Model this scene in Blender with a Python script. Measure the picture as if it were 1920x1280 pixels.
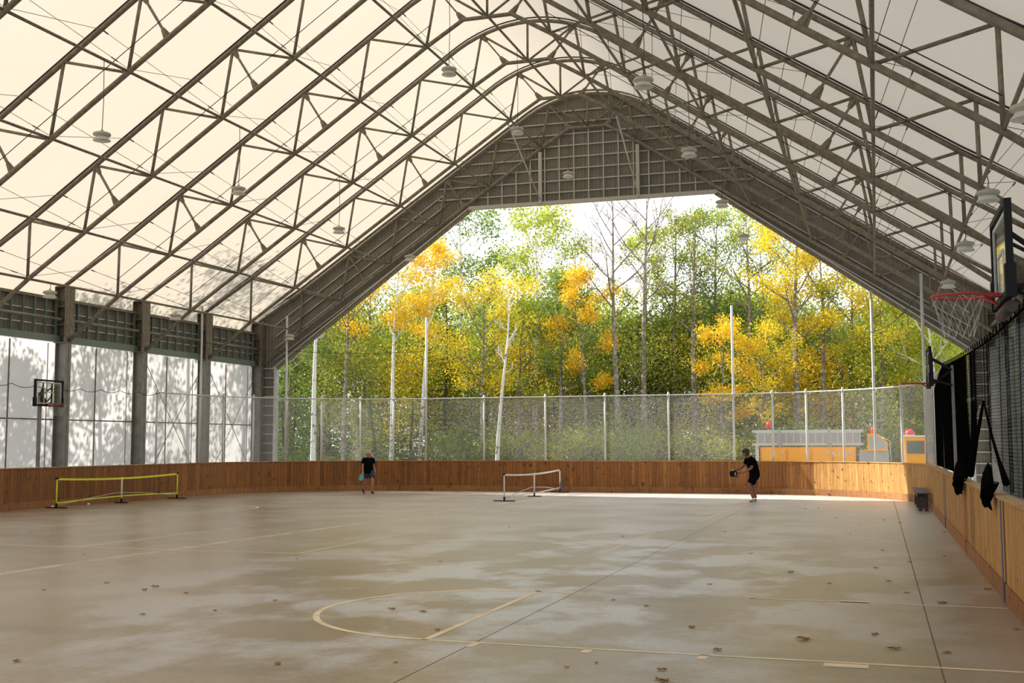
import bpy, bmesh, math, random
import numpy as np
from mathutils import Vector, Matrix
for o in list(bpy.data.objects): bpy.data.objects.remove(o, do_unlink=True)
sc = bpy.context.scene
COL = sc.collection
rnd = random.Random(7)
rng = np.random.default_rng(11)
PI = math.pi
# ------------------------------------------------------------------ camera
cam_d = bpy.data.cameras.new('camera'); cam = bpy.data.objects.new('camera', cam_d); COL.objects.link(cam)
sc.camera = cam
FPX, PITCH, YAW, ROLL = 2149.3, 0.0889, 0.307, 0.0033
cam_d.sensor_fit = 'HORIZONTAL'; cam_d.sensor_width = 36.0; cam_d.lens = 36.0*FPX/1920.0
cam_d.clip_start = 0.05; cam_d.clip_end = 600
F = Vector((-math.sin(YAW)*math.cos(PITCH), math.cos(YAW)*math.cos(PITCH), math.sin(PITCH)))
R = Vector((math.cos(YAW), math.sin(YAW), 0)); U = R.cross(F)
cr, sr = math.cos(ROLL), math.sin(ROLL)
R2 = R*cr - U*sr; U2 = R*sr + U*cr
Mx = Matrix((R2, U2, -F)).transposed().to_4x4(); Mx.translation = Vector((0, 0, 1.95))
cam.matrix_world = Mx
# ------------------------------------------------------------------ world, sun, exposure
SUN_EL, SUN_AZ = math.radians(38), math.radians(12)
SUNV = Vector((-math.cos(SUN_EL)*math.cos(SUN_AZ), math.cos(SUN_EL)*math.sin(SUN_AZ), math.sin(SUN_EL)))
w = bpy.data.worlds.new('world'); sc.world = w; w.use_nodes = True
nt = w.node_tree; nt.nodes.clear()
def nd(nt, t, **k):
    n = nt.nodes.new(t)
    for a, b in k.items(): setattr(n, a, b)
    return n
tc = nd(nt, 'ShaderNodeTexCoord'); mp = nd(nt, 'ShaderNodeMapping'); mp.inputs['Scale'].default_value = (1, 1, 3)
nz = nd(nt, 'ShaderNodeTexNoise'); nz.inputs['Scale'].default_value = 2.2; nz.inputs['Detail'].default_value = 6
rp = nd(nt, 'ShaderNodeValToRGB')
rp.color_ramp.elements[0].position = 0.35; rp.color_ramp.elements[0].color = (0.68, 0.83, 1.0, 1)
rp.color_ramp.elements[1].position = 0.6; rp.color_ramp.elements[1].color = (1.0, 1.0, 1.0, 1)
bg = nd(nt, 'ShaderNodeBackground'); bg.inputs['Strength'].default_value = 1.5
wo = nd(nt, 'ShaderNodeOutputWorld')
nt.links.new(tc.outputs['Generated'], mp.inputs['Vector']); nt.links.new(mp.outputs['Vector'], nz.inputs['Vector'])
nt.links.new(nz.outputs['Fac'], rp.inputs['Fac']); nt.links.new(rp.outputs['Color'], bg.inputs['Color']); nt.links.new(bg.outputs[0], wo.inputs['Surface'])
sd = bpy.data.lights.new('sun', 'SUN'); sd.energy = 7.6; sd.angle = math.radians(0.6); sd.color = (1.0, 0.93, 0.82)
so = bpy.data.objects.new('sun', sd); COL.objects.link(so); so.location = (-60, 60, 60)
so.rotation_euler = SUNV.to_track_quat('Z', 'Y').to_euler()
vs = sc.view_settings; vs.view_transform = 'Standard'; vs.look = 'None'; vs.gamma = 1.0; vs.use_curve_mapping = False
vs.exposure = 0.45
sc.cycles.max_bounces = 8; sc.cycles.transparent_max_bounces = 16; sc.cycles.diffuse_bounces = 4
# ------------------------------------------------------------------ colour and materials
def lin(r, g, b):
    f = lambda c: ((c/255)/12.92 if c/255 <= .04045 else ((c/255+.055)/1.055)**2.4)
    return (f(r), f(g), f(b), 1)
def mat(name, col, rough=.6, metal=0.0, noise=None, emit=None, spec=None):
    m = bpy.data.materials.new(name); m.use_nodes = True; t = m.node_tree
    b = t.nodes['Principled BSDF']; b.inputs['Roughness'].default_value = rough; b.inputs['Metallic'].default_value = metal
    b.inputs['Base Color'].default_value = col
    if spec is not None: b.inputs['Specular IOR Level'].default_value = spec
    if noise:
        sc_, c2, lo, hi = noise
        tcn = nd(t, 'ShaderNodeTexCoord'); n = nd(t, 'ShaderNodeTexNoise'); n.inputs['Scale'].default_value = sc_; n.inputs['Detail'].default_value = 5
        r_ = nd(t, 'ShaderNodeValToRGB'); r_.color_ramp.elements[0].position = lo; r_.color_ramp.elements[1].position = hi
        r_.color_ramp.elements[0].color = col; r_.color_ramp.elements[1].color = c2
        t.links.new(tcn.outputs['Object'], n.inputs['Vector']); t.links.new(n.outputs['Fac'], r_.inputs['Fac']); t.links.new(r_.outputs['Color'], b.inputs['Base Color'])
    return m
def leafmat(name, cols, trans=.45):
    m = bpy.data.materials.new(name); m.use_nodes = True; t = m.node_tree; t.nodes.clear()
    g = nd(t, 'ShaderNodeNewGeometry'); r_ = nd(t, 'ShaderNodeValToRGB')
    while len(r_.color_ramp.elements) < len(cols): r_.color_ramp.elements.new(.5)
    for i, c in enumerate(cols):
        r_.color_ramp.elements[i].position = i/(len(cols)-1); r_.color_ramp.elements[i].color = c
    d = nd(t, 'ShaderNodeBsdfDiffuse'); tr = nd(t, 'ShaderNodeBsdfTranslucent'); mx = nd(t, 'ShaderNodeMixShader'); mx.inputs[0].default_value = trans
    o = nd(t, 'ShaderNodeOutputMaterial')
    t.links.new(g.outputs['Random Per Island'], r_.inputs['Fac'])
    for s in (d, tr): t.links.new(r_.outputs['Color'], s.inputs['Color'])
    t.links.new(d.outputs[0], mx.inputs[1]); t.links.new(tr.outputs[0], mx.inputs[2]); t.links.new(mx.outputs[0], o.inputs[0])
    return m
def fabric(name, dc, tcol, fac):
    m = bpy.data.materials.new(name); m.use_nodes = True; t = m.node_tree; t.nodes.clear()
    tcn = nd(t, 'ShaderNodeTexCoord'); n = nd(t, 'ShaderNodeTexNoise'); n.inputs['Scale'].default_value = .5; n.inputs['Detail'].default_value = 4
    mr = nd(t, 'ShaderNodeMapRange'); mr.inputs['To Min'].default_value = .93; mr.inputs['To Max'].default_value = 1.0
    hs = nd(t, 'ShaderNodeMix', data_type='RGBA', blend_type='MULTIPLY'); hs.inputs[0].default_value = 1; hs.inputs[6].default_value = tcol
    d = nd(t, 'ShaderNodeBsdfDiffuse'); d.inputs[0].default_value = dc
    tr = nd(t, 'ShaderNodeBsdfTranslucent'); mx = nd(t, 'ShaderNodeMixShader'); mx.inputs[0].default_value = fac
    o = nd(t, 'ShaderNodeOutputMaterial')
    t.links.new(tcn.outputs['Object'], n.inputs['Vector']); t.links.new(n.outputs['Fac'], mr.inputs['Value']); t.links.new(mr.outputs[0], hs.inputs[7])
    t.links.new(hs.outputs[2], tr.inputs[0]); t.links.new(d.outputs[0], mx.inputs[1]); t.links.new(tr.outputs[0], mx.inputs[2]); t.links.new(mx.outputs[0], o.inputs[0])
    return m
def wood(name, cols, rough=.65):
    m = bpy.data.materials.new(name); m.use_nodes = True; t = m.node_tree; b = t.nodes['Principled BSDF']; b.inputs['Roughness'].default_value = rough
    g = nd(t, 'ShaderNodeNewGeometry'); r_ = nd(t, 'ShaderNodeValToRGB')
    while len(r_.color_ramp.elements) < len(cols): r_.color_ramp.elements.new(.5)
    for i, c in enumerate(cols):
        r_.color_ramp.elements[i].position = i/(len(cols)-1); r_.color_ramp.elements[i].color = c
    tcn = nd(t, 'ShaderNodeTexCoord'); mp_ = nd(t, 'ShaderNodeMapping'); mp_.inputs['Scale'].default_value = (9, 9, 1.2)
    n = nd(t, 'ShaderNodeTexNoise'); n.inputs['Scale'].default_value = 2; n.inputs['Detail'].default_value = 6
    n2 = nd(t, 'ShaderNodeTexNoise'); n2.inputs['Scale'].default_value = 6; n2.inputs['Detail'].default_value = 2
    r2 = nd(t, 'ShaderNodeValToRGB'); r2.color_ramp.elements[0].position = .27; r2.color_ramp.elements[0].color = (.28, .22, .16, 1); r2.color_ramp.elements[1].position = .37; r2.color_ramp.elements[1].color = (1, 1, 1, 1)
    mr = nd(t, 'ShaderNodeMapRange'); mr.inputs['From Min'].default_value = .3; mr.inputs['From Max'].default_value = .7; mr.inputs['To Min'].default_value = .7; mr.inputs['To Max'].default_value = 1.15
    mu = nd(t, 'ShaderNodeMix', data_type='RGBA', blend_type='MULTIPLY'); mu.inputs[0].default_value = 1
    mu2 = nd(t, 'ShaderNodeMix', data_type='RGBA', blend_type='MULTIPLY'); mu2.inputs[0].default_value = 1
    L = t.links.new
    L(g.outputs['Random Per Island'], r_.inputs['Fac']); L(tcn.outputs['Object'], mp_.inputs['Vector']); L(mp_.outputs[0], n.inputs['Vector']); L(tcn.outputs['Object'], n2.inputs['Vector'])
    L(n.outputs['Fac'], mr.inputs['Value']); L(r_.outputs['Color'], mu.inputs[6]); L(mr.outputs[0], mu.inputs[7]); L(n2.outputs['Fac'], r2.inputs['Fac'])
    L(mu.outputs[2], mu2.inputs[6]); L(r2.outputs['Color'], mu2.inputs[7]); L(mu2.outputs[2], b.inputs['Base Color'])
    return m
def floormat():
    m = bpy.data.materials.new('concrete_floor'); m.use_nodes = True; t = m.node_tree; b = t.nodes['Principled BSDF']; L = t.links.new
    tcn = nd(t, 'ShaderNodeTexCoord')
    def noise(scale, det, stretch=(1, 1, 1)):
        mp_ = nd(t, 'ShaderNodeMapping'); mp_.inputs['Scale'].default_value = stretch
        n = nd(t, 'ShaderNodeTexNoise'); n.inputs['Scale'].default_value = scale; n.inputs['Detail'].default_value = det; n.inputs['Roughness'].default_value = .6
        L(tcn.outputs['Object'], mp_.inputs['Vector']); L(mp_.outputs[0], n.inputs['Vector']); return n
    def ramp(n, p0, p1, c0, c1):
        r_ = nd(t, 'ShaderNodeValToRGB'); e = r_.color_ramp.elements
        e[0].position = p0; e[1].position = p1; e[0].color = c0; e[1].color = c1; L(n.outputs['Fac'], r_.inputs['Fac']); return r_
    n1 = noise(.22, 5, (1, .6, 1)); nf = noise(.9, 6, (.5, .25, 1)); n2 = noise(1.2, 8, (.55, .42, 1)); n3 = noise(14, 4)
    base = ramp(n1, .35, .65, (.25, .19, .118, 1), (.335, .275, .195, 1))
    k = lambda v: (v, v, v, 1)
    pale = ramp(n2, .46, .57, k(0), k(1))
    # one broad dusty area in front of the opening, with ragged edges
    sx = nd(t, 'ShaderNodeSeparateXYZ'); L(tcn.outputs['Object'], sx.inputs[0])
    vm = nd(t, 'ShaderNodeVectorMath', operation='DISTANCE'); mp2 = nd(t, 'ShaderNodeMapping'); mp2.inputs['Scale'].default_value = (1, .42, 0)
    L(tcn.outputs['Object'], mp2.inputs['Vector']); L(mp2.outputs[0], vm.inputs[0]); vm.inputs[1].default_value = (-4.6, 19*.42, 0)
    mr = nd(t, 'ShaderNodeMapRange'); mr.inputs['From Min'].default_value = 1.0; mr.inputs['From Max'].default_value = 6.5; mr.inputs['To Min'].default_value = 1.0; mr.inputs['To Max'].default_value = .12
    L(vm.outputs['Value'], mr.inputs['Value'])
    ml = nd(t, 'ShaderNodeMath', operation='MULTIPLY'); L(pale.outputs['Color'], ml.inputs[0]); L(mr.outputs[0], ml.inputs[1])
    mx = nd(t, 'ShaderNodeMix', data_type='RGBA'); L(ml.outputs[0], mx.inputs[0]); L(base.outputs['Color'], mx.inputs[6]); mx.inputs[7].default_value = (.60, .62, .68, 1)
    # paler towards the open far end: reflected sky sheen painted into the colour
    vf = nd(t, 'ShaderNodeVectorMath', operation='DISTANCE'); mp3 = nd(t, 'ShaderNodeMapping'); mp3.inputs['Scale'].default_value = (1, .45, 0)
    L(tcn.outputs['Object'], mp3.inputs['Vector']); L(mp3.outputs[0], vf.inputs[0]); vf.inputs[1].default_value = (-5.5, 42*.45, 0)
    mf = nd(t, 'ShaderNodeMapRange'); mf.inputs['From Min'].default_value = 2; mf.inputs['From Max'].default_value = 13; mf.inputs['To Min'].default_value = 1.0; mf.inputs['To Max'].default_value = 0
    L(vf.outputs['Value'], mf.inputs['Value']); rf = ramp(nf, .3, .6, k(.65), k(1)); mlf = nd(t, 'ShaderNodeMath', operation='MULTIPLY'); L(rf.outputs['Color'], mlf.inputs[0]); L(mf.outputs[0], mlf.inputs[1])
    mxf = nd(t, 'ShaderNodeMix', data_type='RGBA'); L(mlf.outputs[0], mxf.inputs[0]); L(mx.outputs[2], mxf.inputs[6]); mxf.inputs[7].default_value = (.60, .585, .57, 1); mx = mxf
    st = ramp(noise(.8, 6, (.35, 1, 1)), .30, .44, k(.80), k(1))
    mu = nd(t, 'ShaderNodeMix', data_type='RGBA', blend_type='MULTIPLY'); mu.inputs[0].default_value = 1; L(mx.outputs[2], mu.inputs[6]); L(st.outputs['Color'], mu.inputs[7])
    sp = ramp(n3, .30, .46, k(.74), k(1))
    mu2 = nd(t, 'ShaderNodeMix', data_type='RGBA', blend_type='MULTIPLY'); mu2.inputs[0].default_value = 1; L(mu.outputs[2], mu2.inputs[6]); L(sp.outputs['Color'], mu2.inputs[7])
    L(mu2.outputs[2], b.inputs['Base Color'])
    rr = nd(t, 'ShaderNodeMapRange'); rr.inputs['To Min'].default_value = .22; rr.inputs['To Max'].default_value = .44; L(n2.outputs['Fac'], rr.inputs['Value']); L(rr.outputs[0], b.inputs['Roughness'])
    bp = nd(t, 'ShaderNodeBump'); bp.inputs['Strength'].default_value = .12; bp.inputs['Distance'].default_value = .01; L(n3.outputs['Fac'], bp.inputs['Height']); L(bp.outputs[0], b.inputs['Normal'])
    return m
M = {}
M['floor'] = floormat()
M['steel'] = mat('galvanised_tube', (.15, .128, .092, 1), .55, .1, (9, (.25, .22, .165, 1), .35, .7), spec=.3)
M['steel_light'] = mat('galvanised_bright', (.42, .42, .41, 1), .42, .35, (7, (.56, .57, .57, 1), .35, .7))
M['steel_col'] = mat('column_steel', (.17, .165, .14, 1), .5, .2, (3, (.26, .255, .23, 1), .35, .7))
M['beam_green'] = mat('channel_steel', (.16, .20, .155, 1), .5, .2)
M['girt'] = mat('galvanised_girt', (.42, .40, .34, 1), .45, .2)
M['clad'] = mat('corrugated_cladding', (.155, .142, .115, 1), .6, .1, (2, (.20, .185, .15, 1), .35, .7))
M['rail_dark'] = mat('keder_rail', (.02, .02, .02, 1), .6)
M['roof'] = fabric('roof_fabric', (.72, .67, .60, 1), (.375, .332, .275, 1), .55)
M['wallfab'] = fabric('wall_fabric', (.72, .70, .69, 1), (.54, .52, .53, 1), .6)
M['plank'] = wood('board_planks', [(.16, .055, .006, 1), (.26, .092, .011, 1), (.205, .072, .008, 1), (.32, .125, .018, 1)])
M['plank_lit'] = wood('board_planks_lit', [(.36, .17, .038, 1), (.48, .24, .056, 1), (.41, .20, .045, 1), (.54, .29, .08, 1)])  # lit copy of the planks: light on right side and corner painted in
M['kick'] = wood('kick_board', [(.25, .10, .024, 1), (.33, .145, .04, 1)], .7)
M['cap'] = wood('cap_rail', [(.40, .24, .10, 1), (.48, .30, .14, 1)], .7)
M['paint'] = mat('court_paint', (.82, .68, .48, 1), .6, noise=(3, (.64, .52, .36, 1), .4, .7))
M['joint'] = mat('joint_dark', (.14, .10, .06, 1), .8)
M['band'] = mat('worn_band', (.50, .43, .32, 1), .55, noise=(2, (.38, .31, .22, 1), .4, .6))
M['fence'] = mat('fence_galvanised', (.55, .55, .53, 1), .45, .4)
M['black'] = mat('black_metal', (.006, .006, .007, 1), .6, spec=.2)
M['net'] = mat('black_netting', (.004, .004, .004, 1), 1.0, spec=0)
M['rope'] = mat('white_cord', (.62, .60, .56, 1), .7)
M['red'] = mat('red_rim', (.42, .015, .015, 1), .4)
M['white'] = mat('white_enamel', (.72, .69, .62, 1), .45)
M['lampgrey'] = mat('lamp_housing', (.42, .40, .32, 1), .5)
M['greyp'] = mat('grey_border', (.42, .43, .44, 1), .5)
def glassmat(name, col, a):
    m = bpy.data.materials.new(name); m.use_nodes = True; t = m.node_tree; t.nodes.clear()
    g = nd(t, 'ShaderNodeBsdfGlossy'); g.inputs['Roughness'].default_value = .03; g.inputs[0].default_value = (1, 1, 1, 1)
    tr = nd(t, 'ShaderNodeBsdfTransparent'); tr.inputs[0].default_value = col; fr = nd(t, 'ShaderNodeLayerWeight'); fr.inputs[0].default_value = .5; pw = nd(t, 'ShaderNodeMath', operation='POWER'); pw.inputs[1].default_value = 3.0
    mx = nd(t, 'ShaderNodeMixShader'); o = nd(t, 'ShaderNodeOutputMaterial')
    ma = nd(t, 'ShaderNodeMath', operation='MAXIMUM'); ma.inputs[1].default_value = a
    t.links.new(fr.outputs['Facing'], pw.inputs[0]); t.links.new(pw.outputs[0], ma.inputs[0]); t.links.new(ma.outputs[0], mx.inputs[0]); t.links.new(tr.outputs[0], mx.inputs[1]); t.links.new(g.outputs[0], mx.inputs[2]); t.links.new(mx.outputs[0], o.inputs[0])
    return m
M['glass'] = glassmat('clear_backboard', (.93, .95, .95, 1), .05)
M['lens'] = fabric('lamp_lens', (.82, .82, .78, 1), (.95, .95, .92, 1), .55)
M['cord'] = mat('lamp_cord', (.10, .035, .02, 1), .6)
M['yellow'] = mat('fluorescent_tape', (.72, .74, .02, 1), .5)
M['bench'] = mat('dark_bench', (.035, .022, .02, 1), .6, noise=(8, (.06, .04, .035, 1), .4, .7))
M['bluestripe'] = mat('blue_stripe', (.03, .05, .20, 1), .6)
M['redstripe'] = mat('red_stripe', (.40, .04, .02, 1), .6)
M['truck'] = mat('truck_yellow', (.95, .38, .002, 1), .4, spec=.25)
M['alu'] = mat('aluminium', (.55, .55, .55, 1), .35, .5)
M['greypanel'] = mat('grey_panel', (.36, .37, .38, 1), .4, .3)
M['glassdark'] = mat('truck_window', (.10, .11, .09, 1), .1)
M['redlens'] = mat('red_beacon', (.55, .02, .02, 1), .3)
M['tyre'] = mat('tyre', (.02, .02, .02, 1), .9)
M['skin'] = mat('skin', (.36, .16, .085, 1), .55)
M['skin2'] = mat('skin_tanned', (.25, .10, .05, 1), .55)
M['shirt'] = mat('black_shirt', (.005, .005, .006, 1), 1, spec=0)
M['shorts'] = mat('dark_shorts', (.006, .006, .010, 1), 1, spec=0)
M['denim'] = mat('denim_shorts', (.018, .026, .06, 1), .85)
M['hair'] = mat('grey_hair', (.34, .27, .20, 1), .8, noise=(16, (.50, .44, .36, 1), .4, .65))
M['cap_m'] = mat('brown_cap', (.075, .055, .03, 1), .9, noise=(30, (.03, .03, .015, 1), .4, .6))
M['shoe'] = mat('black_shoe', (.015, .013, .012, 1), .7)
M['shoe2'] = mat('pale_shoe', (.42, .40, .33, 1), .7, noise=(12, (.12, .10, .08, 1), .45, .6))
M['teal'] = mat('teal_paddle', (.10, .42, .48, 1), .4)
M['ball'] = mat('yellow_ball', (.75, .80, .05, 1), .5)
M['wball'] = mat('white_ball', (.75, .74, .70, 1), .6)
M['bluet'] = mat('blue_sleeve', (.02, .16, .45, 1), .5)
M['eye'] = mat('eye_dark', (.02, .015, .01, 1), .3)
M['leafb'] = mat('dry_leaf', (.22, .085, .02, 1), .8, noise=(14, (.36, .18, .05, 1), .4, .6))
M['bark'] = mat('grey_bark', (.16, .13, .10, 1), .9, noise=(6, (.32, .28, .24, 1), .45, .6))
M['barkw'] = mat('white_birch_bark', (.10, .085, .075, 1), .8, noise=(3.2, (.66, .63, .62, 1), .34, .42))
M['barkd'] = mat('dark_bark', (.06, .045, .03, 1), .9)
M['ground'] = mat('ground', (.10, .12, .05, 1), .95, noise=(.7, (.17, .15, .08, 1), .4, .6))
G_ = lambda *c: tuple(c)+(1,)
LM = {
 'yellow': leafmat('yellow_leaves', [G_(.80, .56, .03), G_(.88, .65, .05), G_(.54, .54, .06), G_(.86, .60, .04)]),
 'orange': leafmat('orange_leaves', [G_(.86, .46, .02), G_(.90, .56, .04), G_(.78, .57, .05), G_(.54, .49, .06)]),
 'lime': leafmat('lime_leaves', [G_(.34, .42, .07), G_(.48, .52, .07), G_(.22, .32, .06), G_(.66, .60, .06)]),
 'green': leafmat('green_leaves', [G_(.10, .17, .05), G_(.19, .27, .07), G_(.30, .37, .09), G_(.14, .22, .06)]),
 'olive': leafmat('olive_leaves', [G_(.12, .16, .04), G_(.23, .26, .06), G_(.48, .46, .07), G_(.17, .22, .05)]),
 'dark': leafmat('evergreen_needles', [G_(.035, .07, .018), G_(.07, .12, .03), G_(.11, .17, .04)], .2),
 'fern': leafmat('hemlock_needles', [G_(.07, .13, .03), G_(.14, .22, .04), G_(.20, .28, .05)], .3),
}
# ------------------------------------------------------------------ mesh helpers
ORI = {}
class MB:
    def __init__(s): s.v = []; s.f = []; s.s = []
    def add(s, vs_, fs, smooth=False):
        o = len(s.v); s.v += [tuple(v) for v in vs_]
        for f in fs: s.f.append(tuple(i+o for i in f)); s.s.append(smooth)
        return s
    def box(s, c, d, rz=0.0, M3=None):
        x, y, z = d[0]/2, d[1]/2, d[2]/2
        P = [Vector((a*x, b*y, e*z)) for a in (-1, 1) for b in (-1, 1) for e in (-1, 1)]
        if M3 is None: M3 = Matrix.Rotation(rz, 3, 'Z')
        P = [M3 @ p + Vector(c) for p in P]
        return s.add(P, [(0, 1, 3, 2), (4, 6, 7, 5), (0, 4, 5, 1), (2, 3, 7, 6), (0, 2, 6, 4), (1, 5, 7, 3)])
    def bar(s, a, b, w_, h, up=(0, 0, 1)):
        a = Vector(a); b = Vector(b); d = (b-a); L = d.length; d.normalize()
        x = d.cross(Vector(up)); x.normalize(); z = x.cross(d)
        return s.box((a+b)/2, (w_, L, h), M3=Matrix((x, d, z)).transposed())
    def tube(s, pts, r, n=8, cap=True):
        pts = [Vector(p) for p in pts]; m = len(pts)
        rs = r if isinstance(r, (list, tuple)) else [r]*m
        V = []; prev = None
        for i, p in enumerate(pts):
            d = (pts[min(i+1, m-1)]-pts[max(i-1, 0)]).normalized()
            if prev is None: a = d.cross(Vector((0, 0, 1)) if abs(d.z) < .95 else Vector((1, 0, 0)))
            else: a = prev - d*prev.dot(d)
            a.normalize(); prev = a; b = d.cross(a)
            V += [p+(a*math.cos(2*PI*j/n)+b*math.sin(2*PI*j/n))*rs[i] for j in range(n)]
        Fc = [(i*n+j, i*n+(j+1) % n, (i+1)*n+(j+1) % n, (i+1)*n+j) for i in range(m-1) for j in range(n)]
        s.add(V, Fc, True)
        if cap:
            o = len(s.v)-len(V); s.f.append(tuple(o+j for j in range(n))[::-1]); s.s.append(False)
            s.f.append(tuple(o+(m-1)*n+j for j in range(n))); s.s.append(False)
        return s
    def lathe(s, prof, c=(0, 0, 0), n=20):
        V = [(c[0]+r*math.cos(2*PI*j/n), c[1]+r*math.sin(2*PI*j/n), c[2]+z) for r, z in prof for j in range(n)]
        m = len(prof)
        return s.add(V, [(i*n+j, i*n+(j+1) % n, (i+1)*n+(j+1) % n, (i+1)*n+j) for i in range(m-1) for j in range(n)], True)
    def ball(s, c, r, n=12, sq=(1, 1, 1)):
        m = n//2+1
        V = [(c[0]+sq[0]*r*math.sin(PI*i/(m-1))*math.cos(2*PI*j/n), c[1]+sq[1]*r*math.sin(PI*i/(m-1))*math.sin(2*PI*j/n), c[2]+sq[2]*r*math.cos(PI*i/(m-1))) for i in range(m) for j in range(n)]
        return s.add(V, [(i*n+j, (i+1)*n+j, (i+1)*n+(j+1) % n, i*n+(j+1) % n) for i in range(m-1) for j in range(n)], True)
    def prism(s, poly, d, M4=None):
        """poly: list of 3D points (planar); d: extrusion vector"""
        n = len(poly); d = Vector(d); P = [Vector(p) for p in poly]+[Vector(p)+d for p in poly]
        return s.add(P, [tuple(range(n))[::-1], tuple(range(n, 2*n))]+[(i, (i+1) % n, n+(i+1) % n, n+i) for i in range(n)])
    def build(s, name, m, parent=None, loc=None, local=False):
        me = bpy.data.meshes.new(name); o0 = Vector((0, 0, 0))
        if parent is not None and not local: o0 = ORI.get(parent.name, Vector((0, 0, 0)))
        if loc is not None: o0 = Vector(loc)
        me.from_pydata([(v[0]-o0.x, v[1]-o0.y, v[2]-o0.z) for v in s.v], [], s.f)
        me.polygons.foreach_set('use_smooth', s.s); me.materials.append(m); me.update()
        o = bpy.data.objects.new(name, me); COL.objects.link(o)
        if parent is not None: o.parent = parent
        if loc is not None and parent is None: o.location = loc
        ORI[o.name] = o0
        return o
def npmesh(name, V, Fq, m, parent=None, smooth=False, loc=None):
    V = np.asarray(V, np.float32).reshape(-1, 3); Fq = np.asarray(Fq, np.int32)
    o0 = Vector(loc) if loc is not None else (ORI.get(parent.name, Vector((0, 0, 0))) if parent is not None else Vector((0, 0, 0)))
    V = V - np.array(o0, np.float32)
    me = bpy.data.meshes.new(name); k = Fq.shape[1]
    me.vertices.add(len(V)); me.vertices.foreach_set('co', V.ravel())
    me.loops.add(Fq.size); me.loops.foreach_set('vertex_index', Fq.ravel())
    me.polygons.add(len(Fq)); me.polygons.foreach_set('loop_start', np.arange(0, Fq.size, k, dtype=np.int32)); me.polygons.foreach_set('loop_total', np.full(len(Fq), k, np.int32))
    me.materials.append(m); me.update(calc_edges=True); me.validate()
    if smooth: me.polygons.foreach_set('use_smooth', np.ones(len(me.polygons), bool))
    o = bpy.data.objects.new(name, me); COL.objects.link(o)
    if parent is not None: o.parent = parent
    elif loc is not None: o.location = loc
    ORI[o.name] = o0
    return o
def strands(P, r):
    """P (m,n,3) polylines -> 3-sided prism verts/faces"""
    P = np.asarray(P, float); m, n, _ = P.shape
    D = np.gradient(P, axis=1) if n > 2 else np.repeat((P[:, 1:]-P[:, :1]), 2, axis=1)
    D /= np.linalg.norm(D, axis=2, keepdims=True)+1e-9
    up = np.where(np.abs(D[..., 2:3]) < .9, np.array([0, 0, 1.]), np.array([1., 0, 0])); A = np.cross(D, up); A /= np.linalg.norm(A, axis=2, keepdims=True)+1e-9; B = np.cross(D, A)
    V = np.stack([P+r*(A*math.cos(2*PI*j/3)+B*math.sin(2*PI*j/3)) for j in range(3)], axis=2)
    idx = np.arange(m*n*3).reshape(m, n, 3); Fq = []
    for j in range(3):
        k = (j+1) % 3; Fq.append(np.stack([idx[:, :-1, j], idx[:, :-1, k], idx[:, 1:, k], idx[:, 1:, j]], axis=-1).reshape(-1, 4))
    return V.reshape(-1, 3), np.concatenate(Fq)
def join_np(parts):
    Vs, Fs, o = [], [], 0
    for V, Fq in parts: Vs.append(V); Fs.append(Fq+o); o += len(V)
    return np.concatenate(Vs), np.concatenate(Fs)
def tag(o, label=None, cat=None, group=None, kind=None):
    if label: o['label'] = label
    if cat: o['category'] = cat
    if group: o['group'] = group
    if kind: o['kind'] = kind
    return o
def thing(name, label, cat, loc=(0, 0, 0), group=None, kind=None):
    o = bpy.data.objects.new(name, None); COL.objects.link(o); o.location = loc; o.empty_display_size = .2
    ORI[o.name] = Vector(loc); return tag(o, label, cat, group, kind)
def copy_tree(o, parent=None):
    c = o.copy(); COL.objects.link(c); c.parent = parent; ORI[c.name] = ORI.get(o.name, Vector((0, 0, 0)))
    for ch in list(o.children): copy_tree(ch, c)
    return c
def first(n): return ['first', 'second', 'third', 'fourth', 'fifth', 'sixth', 'seventh', 'eighth', 'ninth', 'tenth', 'eleventh', 'twelfth', 'thirteenth', 'fourteenth', 'fifteenth', 'sixteenth', 'seventeenth', 'eighteenth', 'nineteenth', 'twentieth', 'twenty-first', 'twenty-second'][n]

# ------------------------------------------------------------------ dimensions
XC, YG, BAY = -10.62, 43.57, 4.133
NK = 9                                   # trusses, 0 at the far gable
HW = 14.44
Nn = [None]+[(1.934+2.198*i, 13.814-1.462*i) for i in range(6)]; Nn[6] = (12.62, 6.71)
Oo = [(1.605+2.198*i, 15.736-1.462*i) for i in range(6)]
CC, ZP = .757, 14.523
OE, NE = (14.9, 7.02), (HW, 5.35)
def arc_pts(n=14, dz=0.0, a0=1.605):
    th = math.atan(.665); Rr = a0/math.sin(th); out = []
    z0 = 15.736-(a0-1.605)*.665
    for i in range(n+1):
        a = -th+2*th*i/n; out.append((Rr*math.sin(a), z0+Rr*(math.cos(a)-math.cos(th))+dz))
    return out
def ztop(x):      # outer roof line, x relative to the ridge
    a = abs(x); a0 = 2.6; th = math.atan(.665); Rr = a0/math.sin(th); z0 = 15.736-(a0-1.605)*.665
    if a < a0: return z0+math.sqrt(Rr*Rr-a*a)-Rr*math.cos(th)
    return 15.736-(a-1.605)*.665
YN = -9.0                                # near end of the hall
BX1, BX0, BY, BR, BH = 1.46, -24.8, 45.1, 7.0, 1.27
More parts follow.
